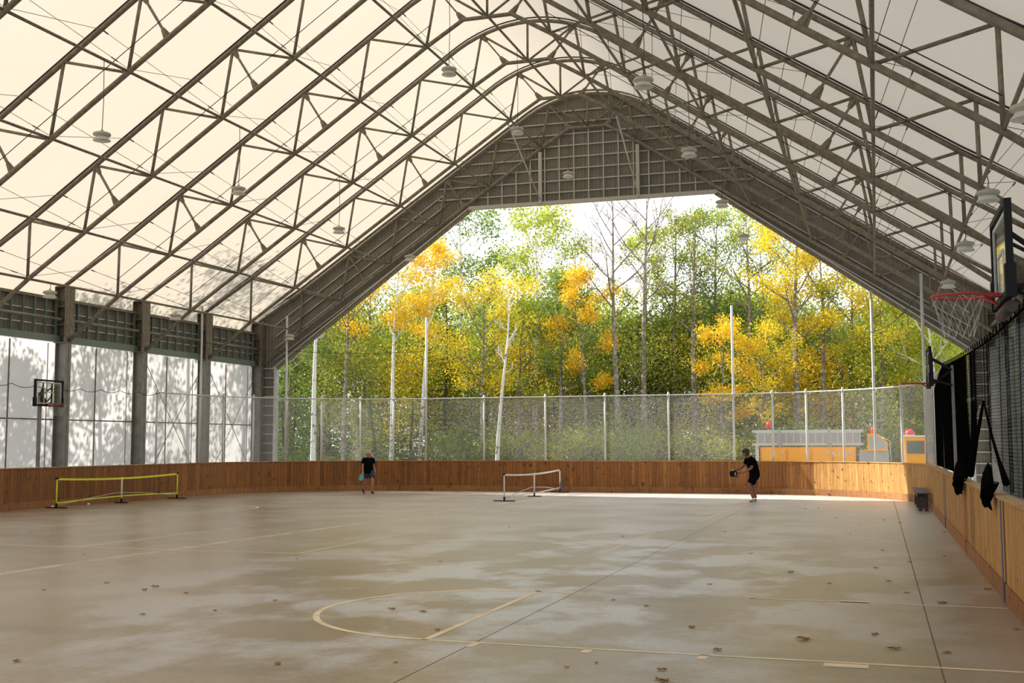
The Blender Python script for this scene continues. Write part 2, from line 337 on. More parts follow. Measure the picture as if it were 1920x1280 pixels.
def bpath(off, near=YN, step=.14):
    r = BR+off; L = []
    def seg(a, b):
        n = max(1, int(math.dist(a, b)/step)); L.extend([(a[0]+(b[0]-a[0])*i/n, a[1]+(b[1]-a[1])*i/n) for i in range(n)])
    def arc(cx, cy, a0, a1):
        n = max(1, int(r*abs(a1-a0)/step)); L.extend([(cx+r*math.cos(a0+(a1-a0)*i/n), cy+r*math.sin(a0+(a1-a0)*i/n)) for i in range(n)])
    seg((BX1+off, near), (BX1+off, BY-BR)); arc(BX1-BR, BY-BR, 0, PI/2); seg((BX1-BR, BY+off), (BX0+BR, BY+off)); arc(BX0+BR, BY-BR, PI/2, PI); seg((BX0-off, BY-BR), (BX0-off, near)); L.append((BX0-off, near))
    return L
# ------------------------------------------------------------------ setting: ground, floor
MB().box((-10, 62, -.8), (240, 240, .5)).build('ground', M['ground'])['kind'] = 'structure'
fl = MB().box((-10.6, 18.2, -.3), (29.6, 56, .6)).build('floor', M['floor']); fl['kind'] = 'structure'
ORI['floor'] = Vector((0, 0, 0))
def strip(pts, w_, z=.002):
    mb = MB(); n = len(pts); V = []
    for i, p in enumerate(pts):
        a = Vector((*pts[max(i-1, 0)], 0)); b = Vector((*pts[min(i+1, n-1)], 0)); d = (b-a).normalized(); q = Vector((-d.y, d.x, 0))*w_/2; c = Vector((*p, z))
        V += [c-q, c+q]
    return mb.add(V, [(2*i, 2*i+1, 2*i+3, 2*i+2) for i in range(n-1)])
def line(pts, w_=.055, m='paint', z=.002, name='painted_line'): return strip(pts, w_, z).build(name, M[m], fl)
line([(-4.42, 10.87), (1.40, 10.80)], .06)
c0 = (-4.40, 12.86); rr_ = 1.96
line([(c0[0]+rr_*math.cos(a), c0[1]+rr_*math.sin(a)) for a in [PI*1.5-i*PI*1.12/40 for i in range(41)]], .075)
line([(-4.37, 10.87), (-4.35, 14.9)], .075)
for x in (-3.81, -2.67, -1.58): line([(x, 10.62), (x, 10.84)], .09)
line([(-.51, 10.68), (-.13, 10.68)], .17); line([(-1.6, 14.92), (1.40, 14.83)], .05); line([(-.50, 14.93), (-.15, 14.92)], .14); line([(-1.62, 14.95), (-1.52, 14.95)], .16)
line([(-16.6, 18.72), (-7.6, 18.72)], .055); line([(-9.98, 18.72), (-9.85, 25.2)], .06); line([(-14.7, 18.75), (-14.4, 25)], .055)
line([(-4.72, 20.6), (-4.71, 25.2)], .05); line([(-4.29, 28.8), (-4.23, 32.5)], .05); line([(-4.52, 37.3), (-4.54, 42.3)], .05)
line([(-20.2+2.0*math.cos(a), 31.0+2.0*math.sin(a)) for a in [PI*.5-i*PI/30 for i in range(31)]], .06)
line([(-22.5, 33), (-20.2, 33)], .05)
line([(-4.6+1.9*math.cos(a), 30.5+1.9*math.sin(a)) for a in [PI*.65+i*PI*.7/30 for i in range(31)]], .05)
line([(.47, YN), (.47, 41.6)], .015, 'joint', .001, 'floor_joint'); line([(-3.84, YN), (-3.84, 44.9)], .011, 'joint', .001, 'floor_joint')
line([(-13.2, 8), (-12.83, 14.5), (-11.95, 32.4), (-11.5, 40)], .26, 'band', .001)
# ------------------------------------------------------------------ ceiling fabric
prof = [(-15.10, 6.72), (-14.95, 7.06)]
xs = [-14.6+.365*i for i in range(81)]
prof += [(x, ztop(x)+.17) for x in xs if abs(x) < 14.65]
prof += [(14.95, 7.06), (15.10, 6.72)]
ys = list(np.arange(YG+.40, YN-.2, -BAY/4)); V = []; Fc = []
for j, y in enumerate(ys):
    for (x, z) in prof: V.append((XC+x, y, z))
n = len(prof)
Fc = [(j*n+i, j*n+i+1, (j+1)*n+i+1, (j+1)*n+i) for j in range(len(ys)-1) for i in range(n-1)]
MB().add(V, Fc, True).build('ceiling', M['roof'])['kind'] = 'structure'
# ------------------------------------------------------------------ trusses
def truss_at(k): return YG-k*BAY
def P3(x, z, y=0): return (XC+x, y, z)
tr0 = thing('roof_truss', 'truss', 'roof truss', (XC, 0, 0), 'steel roof trusses')
mb = MB(); out = [(-OE[0], OE[1])]+[(-x, z) for x, z in Oo[::-1]]+arc_pts()[1:-1]+Oo+[OE]
out = [(-OE[0], OE[1])]+[(x, ztop(x)) for x in [-12.6+.35*i for i in range(73)] if abs(x) < 12.7]+[OE]
mb.tube([P3(x, z) for x, z in out], .066, 8).build('outer_chord', M['steel'], tr0)
MB().tube([P3(x, z+.125) for x, z in out], .024, 6).build('keder_rail', M['rail_dark'], tr0)
inn = [(-NE[0], NE[1])]+[(-x, z) for x, z in [Nn[i] for i in range(6, 0, -1)]]+[(-CC, ZP), (CC, ZP)]+[Nn[i] for i in range(1, 7)]+[NE]
MB().tube([P3(x, z) for x, z in inn], .066, 8).build('inner_chord', M['steel'], tr0)
MB().tube([P3(0, ZP), P3(0, ztop(0))], .04, 8).build('web_post', M['steel'], tr0)
def plate(mb, x, z, dx, dz, r=.13):
    L = math.hypot(dx, dz); dx, dz = dx/L, dz/L; px, pz = -dz, dx
    mb.prism([P3(x+px*.12, z+pz*.12, -.012), P3(x-px*.12, z-pz*.12, -.012), P3(x-px*.05+dx*.3, z-pz*.05+dz*.3, -.012), P3(x+px*.05+dx*.3, z+pz*.05+dz*.3, -.012)], (0, .024, 0))
for s in (-1, 1):
    for i in range(6):
        ox, oz = Oo[i]; oz = ztop(ox); nx, nz_ = Nn[i+1]
        MB().tube([P3(s*ox, oz), P3(s*nx, nz_)], .043, 8).build('web_post', M['steel'], tr0)
        fx, fz = (0, ZP) if i == 0 else Nn[i]
        MB().tube([P3(s*ox, oz), P3(s*fx, fz)], .038, 8).build('web_diagonal', M['steel'], tr0)
        if i % 2 == 0:
            gx, gz = (CC, ZP) if i == 0 else ((Nn[i][0]+Nn[i+1][0])/2, (Nn[i][1]+Nn[i+1][1])/2)
            m_ = MB().bar(P3(s*ox, oz), P3(s*gx, gz), .05, .07, (0, 1, 0))
            plate(m_, s*ox, oz, s*(gx-ox), gz-oz); plate(m_, s*gx, gz, s*(ox-gx), oz-gz); m_.build('gusset_strut', M['steel'], tr0)
    c_ = []
    for i in range(0, 6):
        ox, oz = Oo[i]; nx, nz_ = Nn[i+1]; t = .68; c_.append((s*(ox+(nx-ox)*t), oz+(nz_-oz)*t))
    MB().tube([P3(x, z, -.06) for x, z in c_], .011, 5).build('wiring_cable', M['rail_dark'], tr0)
trs = [tr0]
for k in range(1, NK): trs.append(copy_tree(tr0))
for k, t in enumerate(trs):
    t.location.y = truss_at(k)
    t['label'] = 'grey galvanised steel tube roof truss, ' + ('fixed against the far gable cladding' if k == 0 else ('last and nearest to the camera overhead' if k == NK-1 else first(k-1)+' one in front of the far gable truss'))
# ------------------------------------------------------------------ columns
def column_parts(s, t):
    X = XC+s*HW; xo = X+s*.42                      # inner face, outer face
    m = MB(); cx = X+s*.2
    m.box((X+s*.01, 0, 2.65), (.02, .26, 5.3)).box((xo, 0, 2.65), (.02, .26, 5.3)).box((cx, 0, 2.65), (.4, .014, 5.3)).box((cx, 0, .01), (.5, .4, .03))
    m.build('column_shaft', M['steel_col'], t)
    m = MB().box((X+s*.01, 0, 6.2), (.025, .46, 1.85)).box((xo, 0, 6.2), (.025, .46, 1.85)).box((cx, 0, 6.2), (.42, .02, 1.85))
    for z in (5.28, 5.85, 6.45, 7.12): m.box((cx, 0, z), (.43, .47, .03))
    m.build('column_head', M['steel'], t)
for s, nm in ((-1, 'left'), (1, 'right')):
    c0_ = thing('steel_column', 'c', 'column', (XC+s*HW, 0, 0), 'steel wall columns'); column_parts(s, c0_)
    cs = [c0_]+[copy_tree(c0_) for _ in range(NK)]
    for k, c in enumerate(cs):
        c.location.y = truss_at(k)
        c['label'] = 'grey steel wall column with stiffened head on the %s side, %s' % (nm, 'at the far gable corner' if k == 0 else first(k-1)+' one in front of the far corner')
# ------------------------------------------------------------------ purlins
for s, nm in ((-1, 'left'), (1, 'right'), (0, '')):
    for i in ([0] if s == 0 else range(1, 7)):
        x, z = (0, ZP) if s == 0 else (s*Nn[i][0], Nn[i][1])
        lb = 'long grey steel tube running under the ridge from truss to truss' if s == 0 else 'long grey steel purlin tube on the %s roof slope, %s line down from the ridge' % (nm, first(i-1))
        t = thing('roof_purlin', lb, 'roof purlin', (XC+x, YG, z), 'roof purlins')
        for k in range(NK-1):
            MB().tube([P3(x, z+.03, truss_at(k)-.07), P3(x, z+.03, truss_at(k+1)+.07)], .038, 8).build('purlin_tube', M['steel'], t)
# bracing rods per bay and slope
for k in range(NK-1):
    y0, y1 = truss_at(k)-.05, truss_at(k+1)+.05
    for s, nm in ((-1, 'left'), (1, 'right')):
        t = thing('bracing_rods', 'thin steel bracing rods under the %s roof slope, %s bay from the far gable' % (nm, first(k)), 'bracing rods', (XC+s*7, (y0+y1)/2, 10), 'roof bracing rods')
        for i in range(1, 7):
            nx, nz_ = Nn[i]; ox = Oo[i-1][0]+1.1; oz = ztop(ox)-.05
            MB().tube([P3(s*nx, nz_+.1, y0), P3(s*ox, oz, y1)], .008, 4, False).build('rod', M['steel'], t)
            MB().tube([P3(s*nx, nz_+.1, y1), P3(s*ox, oz, y0)], .007, 4, False).build('rod', M['steel'], t)
            a = Vector(P3(s*nx, nz_+.1, y0)); b = Vector(P3(s*ox, oz, y1)); d = (b-a).normalized()
            MB().tube([a+d*.3, a+d*.5], .016, 6).build('turnbuckle', M['steel'], t)
            MB().tube([b-d*.14, b], .02, 6).build('rod_bracket', M['steel'], t)
# ------------------------------------------------------------------ far gable wall
gw = thing('wall_back', None, None, (XC, YG+.2, 0), kind='structure')
PX = 13.87                                            # opening post, relative to the ridge
def zbot(x):
    a = abs(x)
    if a < 4.98: return 11.52
    if a < 14.0: return 11.52-(a-4.98)*(11.52-5.05)/(14.0-4.98)
    return 0.0
V = []; Fc = []; p = .038; xs = np.arange(-15.1, 15.1, p); yy = YG+.2
for i, x in enumerate(xs):
    d = .012 if (i % 4) in (1, 2) else -.012; b = zbot(x)
    if 13.9 < abs(x) <= 15.2: b = 0.0
    V += [(XC+x, yy+d, b), (XC+x, yy+d, ztop(x)+.12 if abs(x) < 14.9 else 6.8)]
for i in range(len(xs)-1):
    Fc.append((2*i, 2*i+2, 2*i+3, 2*i+1))
MB().add(V, Fc).build('corrugated_cladding', M['clad'], gw)
yg = YG+.14
def girt(a, b, w_=.05, m='girt', nm='girt'): MB().bar((XC+a[0], yg, a[1]), (XC+b[0], yg, b[1]), w_, w_, (0, 1, 0)).build(nm, M[m], gw)
for z in [11.98+.47*i for i in range(8)]:
    # horizontal girts inside the inner chord and up to the roof line in the peak
    hw = min(5.4+0.0, 1.605+(15.736-z)/.665) if z > 12.6 else 4.9+.3
    e = 0.15; xm = max(.3, 1.605+(15.736-z)/.665-e) if z < 15.7 else .9
    xm = min(xm, 6.4 if z < 12.4 else xm)
    girt((-xm, z), (xm, z))
for i in range(-7, 8):
    x = i*.605; zi = ZP-.02 if abs(x) < CC else ZP-.02-(abs(x)-CC)*.665
    if zi > 11.6: MB().bar((XC+x, yg-.03, 11.55), (XC+x, yg-.03, zi), .045, .045, (0, 1, 0)).build('stud', M['girt'], gw)
for s in (-1, 1):
    for j in range(1, 5):
        off = j*.50
        a = (s*(5.3+ .55*j*0), 0)
        x0 = 6.2-.0*j; x1 = 13.9
        girt((s*x0, ztop(x0)-off), (s*x1, ztop(x1)-off), .045)
    # edge trims
    MB().bar((XC+s*4.98, yg-.02, 11.50), (XC+s*14.0, yg-.02, 5.05), .12, .10, (0, 1, 0)).build('edge_trim', M['steel'], gw)
    MB().bar((XC+s*4.98, yg-.08, 11.62), (XC+s*14.0, yg-.08, 5.17), .06, .05, (0, 1, 0)).build('edge_trim', M['girt'], gw)
    for j in range(13): MB().bar((XC+s*PX, yg, .6+.4*j-.2), (XC+s*(HW+.1), yg, .6+.4*j-.2), .05, .05, (0, 1, 0)).build('girt', M['girt'], gw)
    MB().box((XC+s*(PX-.03), yg, 2.62), (.13, .2, 5.25)).build('opening_post', M['steel_light'], gw)
    # posts and knee braces on the header
    hx = 1.99
    MB().box((XC+s*hx, yg-.1, 12.6), (.14, .1, 2.1)).build('header_post', M['girt'], gw)
    MB().tube([(XC+s*(hx), yg-.12, 11.7), (XC+s*(Nn[1][0]+.1), truss_at(1), Nn[1][1]-.05)], .03, 8).build('knee_brace', M['steel_light'], gw)
MB().box((XC, yg-.04, 11.56), (10.1, .14, .15)).build('header_beam', M['girt'], gw)
for s in (-1, 1):
    MB().tube([(XC+s*OE[0], yg-.3, OE[1]+.16)]+[(XC+x, yg-.3, ztop(x)+.1) for x in [s*(12.6-.3*i) for i in range(43)]], .035, 6).build('edge_tube', M['steel'], gw)
# ------------------------------------------------------------------ side walls
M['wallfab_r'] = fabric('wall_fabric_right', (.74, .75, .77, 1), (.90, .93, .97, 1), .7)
def side(s, nm):
    X = XC+s*(HW+.47); W = thing('wall_'+nm, None, None, (X, 20, 0), kind='structure')
    for k in range(NK+2):
        ya, yb = truss_at(k)-.14, truss_at(k+1)+.14
        V = [(X, ya, .05), (X, yb, .05), (X, yb, 5.3), (X, ya, 5.3)]
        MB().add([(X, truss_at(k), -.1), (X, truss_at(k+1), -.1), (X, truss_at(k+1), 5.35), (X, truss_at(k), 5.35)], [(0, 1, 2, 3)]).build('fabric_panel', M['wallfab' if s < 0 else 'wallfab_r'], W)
        xm = X-s*.06
        if k < NK:
            MB().box((xm, (ya+yb)/2-.15, 2.6), (.035, .035, 5.3)).build('wall_rail', M['steel'], W)
            MB().box((xm, ya-.35, 2.6), (.02, .02, 5.3)).build('wall_rail', M['steel'], W)
            MB().bar((xm, ya, 2.78), (xm, yb, 2.78), .045, .045).build('wall_rail', M['steel'], W)
        # eave band: backing, studs, channels
        V = []; Fc = []; ysx = np.arange(yb-.14, ya+.16, .06)
        for i, y in enumerate(ysx): d = .018 if (i % 6) in (1, 2, 3) else -.018; V += [(X-s*.03+d, y, 5.5), (X-s*.03+d, y, 6.70)]
        Fc = [(2*i, 2*i+2, 2*i+3, 2*i+1) for i in range(len(ysx)-1)]
        MB().add(V, Fc).build('eave_cladding', M['clad'], W)
        if k < NK:
            st = MB()
            for j in range(8): st.box((X-s*.14, yb+.12+j*(ya-yb-.24)/7, 6.06), (.10, .03, 1.20))
            st.build('eave_studs', M['beam_green'], W)
            hz = MB()
            for z in (5.82, 6.28): hz.box((X-s*.09, (ya+yb)/2, z), (.05, ya-yb, .03))
            hz.build('eave_rails', M['steel_light'], W)
        MB().box((X-s*.16, (ya+yb)/2, 5.40), (.16, ya-yb, .22)).build('eave_beam', M['beam_green'], W)
        MB().box((X-s*.10, (ya+yb)/2, 6.70), (.18, ya-yb, .09)).build('eave_channel', M['steel'], W)
        if k < NK: MB().tube([(XC+s*(HW+.12), ya+.06, 6.02), (XC+s*(HW+.12), yb-.06, 6.02)], .05, 8).build('eave_strut', M['steel_col'], W)
    if s < 0:
        for k in (0, 1):
            ya, yb = truss_at(k)-.2, truss_at(k+1)+.2; xx = X+.3
            MB().tube([(xx, ya, 5.0), (xx, yb, .4)], .014, 5).tube([(xx, ya, .4), (xx, yb, 5.0)], .014, 5).build('cross_brace', M['steel'], W)
side(-1, 'left'); side(1, 'right')
# ------------------------------------------------------------------ rink boards
rb = thing('rink_boards', 'orange-brown vertical plank rink boards curving round the whole floor', 'rink boards', (BX0, 20, 0))
pi_ = bpath(0); V = []; Fc = []
for a, b in zip(pi_, pi_[1:]):
    L = math.dist(a, b)
    if L < .01: continue
    ux, uy = (b[0]-a[0])/L, (b[1]-a[1])/L; nx, ny = -uy, ux; g = .004; o = len(V); th = rnd.uniform(0, .006)
    # inside of the rink lies to the left of the travel direction (n points inward)
    q = [(a[0]+ux*g, a[1]+uy*g), (b[0]-ux*g, b[1]-uy*g)]
    for (x, y) in q: V += [(x+nx*th, y+ny*th, .0), (x+nx*th, y+ny*th, BH-.03), (x-nx*.03, y-ny*.03, .0), (x-nx*.03, y-ny*.03, BH-.03)]
    Fc += [(o, o+4, o+5, o+1), (o+2, o+3, o+7, o+6), (o, o+1, o+3, o+2), (o+4, o+6, o+7, o+5), (o+1, o+5, o+7, o+3)]
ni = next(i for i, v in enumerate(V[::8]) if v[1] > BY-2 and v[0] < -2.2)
MB().add(V[:8*ni], [f for f in Fc if max(f) < 8*ni]).build('plank_facing', M['plank_lit'], rb)['label'] = 'right side and corner planks with light painted into their colour'
MB().add(V[8*ni:], [tuple(i-8*ni for i in f) for f in Fc if min(f) >= 8*ni]).build('plank_facing', M['plank'], rb)
def band(name, o0, o1, z0, z1, m, step=1.2, near=YN, gap=.006):
    A = bpath(o0, near, .2); B = bpath(o1, near, .2); V = []; Fc = []; n = min(len(A), len(B))
    # resample B to A by nearest angle: both built from same primitives with equal counts
    A = resample(A, 640); B = resample(B, 640, A); n = 640; ch = 6; i = 0
    while i < n-1:
        j = min(i+ch, n-1); o = len(V)
        for k in range(i, j+1): V += [(A[k][0], A[k][1], z0), (A[k][0], A[k][1], z1), (B[k][0], B[k][1], z1), (B[k][0], B[k][1], z0)]
        for k in range(j-i):
            a = o+4*k; Fc += [(a, a+1, a+5, a+4), (a+1, a+2, a+6, a+5), (a+2, a+3, a+7, a+6), (a+3, a, a+4, a+7)]
        i = j
    return MB().add(V, Fc).build(name, m, rb)
def resample(P, n, ref=None):
    d = [0]
    for a, b in zip(P, P[1:]): d.append(d[-1]+math.dist(a, b))
    out = []; j = 0
    for i in range(n):
        t = d[-1]*i/(n-1)
        while j < len(d)-2 and d[j+1] < t: j += 1
        u = (t-d[j])/max(1e-9, d[j+1]-d[j]); out.append((P[j][0]+(P[j+1][0]-P[j][0])*u, P[j][1]+(P[j+1][1]-P[j][1])*u))
    return out
def offs(P, o):
    out = []
    for i, p in enumerate(P):
        a = P[max(i-1, 0)]; b = P[min(i+1, len(P)-1)]; L = math.dist(a, b); ux, uy = (b[0]-a[0])/L, (b[1]-a[1])/L
        out.append((p[0]+uy*o, p[1]-ux*o))
    return out
def band(name, o0, o1, z0, z1, m, ch=8):
    C_ = resample(bpath(0, YN, .1), 640); A = offs(C_, o0); B = offs(C_, o1); V = []; Fc = []; i = 0
    while i < 639:
        j = min(i+ch, 639); o = len(V)
        for k in range(i, j+1): V += [(A[k][0], A[k][1], z0), (A[k][0], A[k][1], z1), (B[k][0], B[k][1], z1), (B[k][0], B[k][1], z0)]
        for k in range(j-i):
            a = o+4*k; Fc += [(a, a+1, a+5, a+4), (a+1, a+2, a+6, a+5), (a+2, a+3, a+7, a+6), (a+3, a, a+4, a+7)]
        i = j
    return MB().add(V, Fc).build(name, m, rb)
band('kick_board', -.03, 0.0, 0, .23, M['kick'], 10)
band('cap_rail', -.03, .15, BH-.03, BH, M['cap'], 14)
band('backing_sheet', .032, .06, 0, BH-.04, M['joint'], 14)
for (y, m, w_) in ((15.4, 'bluestripe', .14), (21.8, 'redstripe', .14), (28.2, 'bluestripe', .14)):
    MB().box((BX1-.038, y, .62), (.006, w_, 1.22)).build('painted_stripe', M[m], rb)
MB().box((BX1-.036, 20.2, .72), (.006, .10, .98)).build('dark_gap', M['joint'], rb)
# ------------------------------------------------------------------ chain-link fence
posts = [(-24.92, 35.95, 3.94), (-24.89, 38.72, 7.33), (-24.66, 40.0, 3.94), (-24.12, 41.38, 3.94), (-23.31, 42.61, 7.3), (-22.22, 43.69, 3.94), (-20.89, 44.51, 3.94), (-19.58, 44.99, 3.94), (-18.18, 45.21, 7.34), (-15.59, 45.22, 3.94), (-12.93, 45.22, 3.94), (-10.43, 45.22, 3.94), (-7.85, 45.22, 3.94), (-5.3, 45.22, 7.33), (-3.8, 45.0, 3.94), (-2.51, 44.54, 3.94), (-1.22, 43.76, 3.94), (-.12, 42.72, 7.36), (.76, 41.42, 3.94), (1.46, 39.37, 7.44), (1.58, 35.34, 3.94), (1.60, 31.3, 4.05)]
posts = [(x if y > 44 else x+(.06 if x > -10 else -.06), y+(.06 if y > 44 else 0), z) for x, y, z in posts]
fn = thing('chain_link_fence', 'tall galvanised chain-link fence standing on the far curve of the rink boards', 'fence', (-11, 45.3, BH))
for i, (x, y, z) in enumerate(posts):
    tall = z > 5
    m_ = MB().tube([(x, y, 0), (x, y, z)], .047 if tall or i > 18 else .041, 8).tube([(x, y, 3.80), (x, y, 3.90)], .06, 8)
    if not tall: m_.ball((x, y, z), .045, 8)
    m_.build('fence_post', M['fence'], fn)
MB().tube([(x, y, 3.86) for x, y, z in posts], .026, 6).build('top_rail', M['fence'], fn)
for (x0, y0, _), (x1, y1, _) in zip(posts, posts[1:]):
    L = math.dist((x0, y0), (x1, y1)); z0, z1 = BH+.01, 3.86; H = z1-z0; sp = .095; segs = []
    for sgn in (1, -1):
        u = -H if sgn > 0 else 0.0
        while u < (L if sgn > 0 else L+H):
            # wire goes from (u,z0) to (u+sgn*H,z1), clipped to [0,L]
            ta = 0.0; tb = 1.0
            if sgn > 0: ta = max(0, -u/H); tb = min(1, (L-u)/H)
            else: ta = max(0, (u-L)/H); tb = min(1, u/H)
            if tb > ta+.01:
                pa, pb = [(x0+(x1-x0)*(u+sgn*H*t)/L, y0+(y1-y0)*(u+sgn*H*t)/L, z0+H*t) for t in (ta, tb)]
                segs.append((pa, pb))
            u += sp
    Vv, Ff = strands(np.array(segs), .0043 if x1 < .5 else .0028); npmesh('chain_mesh', Vv, Ff, M['fence'], fn)
# drooping black cable along the left wall and between tall poles
def wire(pts, sag, r, label, name='hanging_cable', nper=8, m='rail_dark', cat='cable'):
    P = []
    for a, b in zip(pts, pts[1:]):
        for i in range(nper):
            t = i/nper; P.append((a[0]+(b[0]-a[0])*t, a[1]+(b[1]-a[1])*t, a[2]+(b[2]-a[2])*t-sag*4*t*(1-t)))
    P.append(pts[-1]); o = MB().tube(P, r, 5).build(name, M[m], None, loc=pts[0]); return tag(o, label, cat)
wire([(-24.98, 35.9-1.05*i, 3.82+.02*math.sin(i)) for i in range(13)], .10, .011, 'black cable drooping in scallops along the left translucent wall')
wire([(-.18, 42.78, 5.9), (1.5, 39.4, 6.9)], .35, .014, 'black cable slung between the two tall poles at the right fence corner')
wire([(-24.95, 38.72, 5.95), (-23.35, 42.61, 5.85), (-18.18, 45.27, 5.9)], .12, .010, 'thin black wire strung between the three tall poles at the left')
# ------------------------------------------------------------------ black netting on the right
nt_ = thing('netting_curtain', 'black sports netting curtain hanging above the right rink boards', 'netting', (1.6, 20, BH))
def zt(y): return 3.45+.4*max(0, (min(y, 31)-18)/13)**1.3+.10*max(0, (14-y)/5)-.10*max(0, y-31)
def fold(y, z): f = .2+.8*max(0, min(1, (24-y)/6)); return 1.62+f*(.035*math.sin(y*5.1+z*.4)+.03*math.sin(y*2.3+1))
def curtain(ya, yb, ea, eb, sy, name, xo=0.0, rv=.0015, rh=.003):
    """vertical strands from y ya..yb; ea/eb(t): shift of each edge towards the bottom (t 0 top..1 bottom)"""
    ny = int((ya-yb)/sy)+1; nz = 46; T = np.linspace(0, 1, nz); A = np.zeros((ny, nz, 3))
    for i in range(ny):
        f = i/(ny-1)
        for j, t in enumerate(T):
            y0 = ya+ea(t); y1 = yb+eb(t); y = y0+(y1-y0)*f; zb = BH+.0+.03; zz = zt(ya+(yb-ya)*f); z = zz+(zb-zz)*t
            A[i, j] = (fold(y, z)+xo, y, z)
    V1, F1 = strands(A, rv); nh = int(2.4/.05); idx = np.linspace(0, nz-1, nh); B = np.zeros((nh, ny, 3))
    for q, a in enumerate(idx): k = min(int(a), nz-2); u = a-k; B[q] = (A[:, k]*(1-u)+A[:, k+1]*u)
    V2, F2 = strands(B[:, ::3], rh)
    Vv, Ff = join_np([(V1, F1), (V2, F2)]); npmesh(name, Vv, Ff, M['net'], nt_)
curtain(36.5, 26.0, lambda t: 0, lambda t: 0, .05, 'net_panel', 0, .004, .005)
curtain(26.1, 19.9, lambda t: 0, lambda t: 3.2*max(0, t-.38)/.62, .05, 'net_panel', 0, .0035, .0045)
curtain(19.7, 6.5, lambda t: -2.7*max(0, t-.38)/.62, lambda t: 0, .06, 'net_panel')
curtain(12.0, 6.5, lambda t: 0, lambda t: 0, .05, 'net_fold', .08)
MB().tube([(1.62, y, zt(y)) for y in np.arange(36.5, 6.4, -.5)], .014, 6).build('head_cable', M['net'], nt_)
for y in np.arange(36, 7, -.45): MB().tube([(1.62, y, zt(y)), (1.62, y+.01, zt(y)+.10)], .010, 5).build('hanging_hook', M['net'], nt_)
MB().tube([(1.64, 20.0-.0*i+3.2*t-.2, 2.6-1.25*t) for i, t in enumerate([.0, .25, .5, .75, 1.0])], [.02, .03, .03, .045, .06], 7).build('gathered_edge', M['net'], nt_)
MB().tube([(1.64, 19.7-2.9*t+.25*math.sin(t*3), 2.6-1.2*t) for t in [.0, .25, .5, .75, 1.0]], [.015, .018, .02, .025, .05], 7).build('gathered_edge', M['net'], nt_)
def bunch(y, z, L, rw, seed):
    r_ = random.Random(seed); P = []
    for i in range(26):
        a = 2*PI*i/26; rows = []
        for j in range(9):
            t = j/8; rad = rw*(1-t**1.5)*(1+.25*math.sin(a*3+j))+.012; rows.append((BX1-.03-.07*math.sin(PI*t)-.02+rad*.25*math.cos(a), y+rad*math.sin(a)+.12*t, z-L*t))
        P.append(rows)
    P = np.array(P); V1, F1 = strands(P, .007); V2, F2 = strands(np.concatenate([P, P[:1]]).transpose(1, 0, 2), .006)
    Vv, Ff = join_np([(V1, F1), (V2, F2)]); npmesh('net_bunch', Vv, Ff, M['net'], nt_)
    c = MB(); 
    for j in range(7):
        t = j/6; c.ball((BX1-.08-.06*math.sin(PI*t), y+.1*t+r_.uniform(-.04, .04), z-L*.85*t), rw*.55*(1-t**1.4)+.02, 9, (.3, 1, 1.3))
    c.build('net_bunch', M['net'], nt_)
    MB().tube([(BX1-.06, y+.12+.03*math.cos(a), z-L-.03+.03*math.sin(a)) for a in [i*PI/5 for i in range(9)]], .005, 5).build('clip_ring', M['greyp'], nt_)
bunch(21.9, 1.36, .33, .42, 3); bunch(16.3, 1.42, .36, .34, 5)
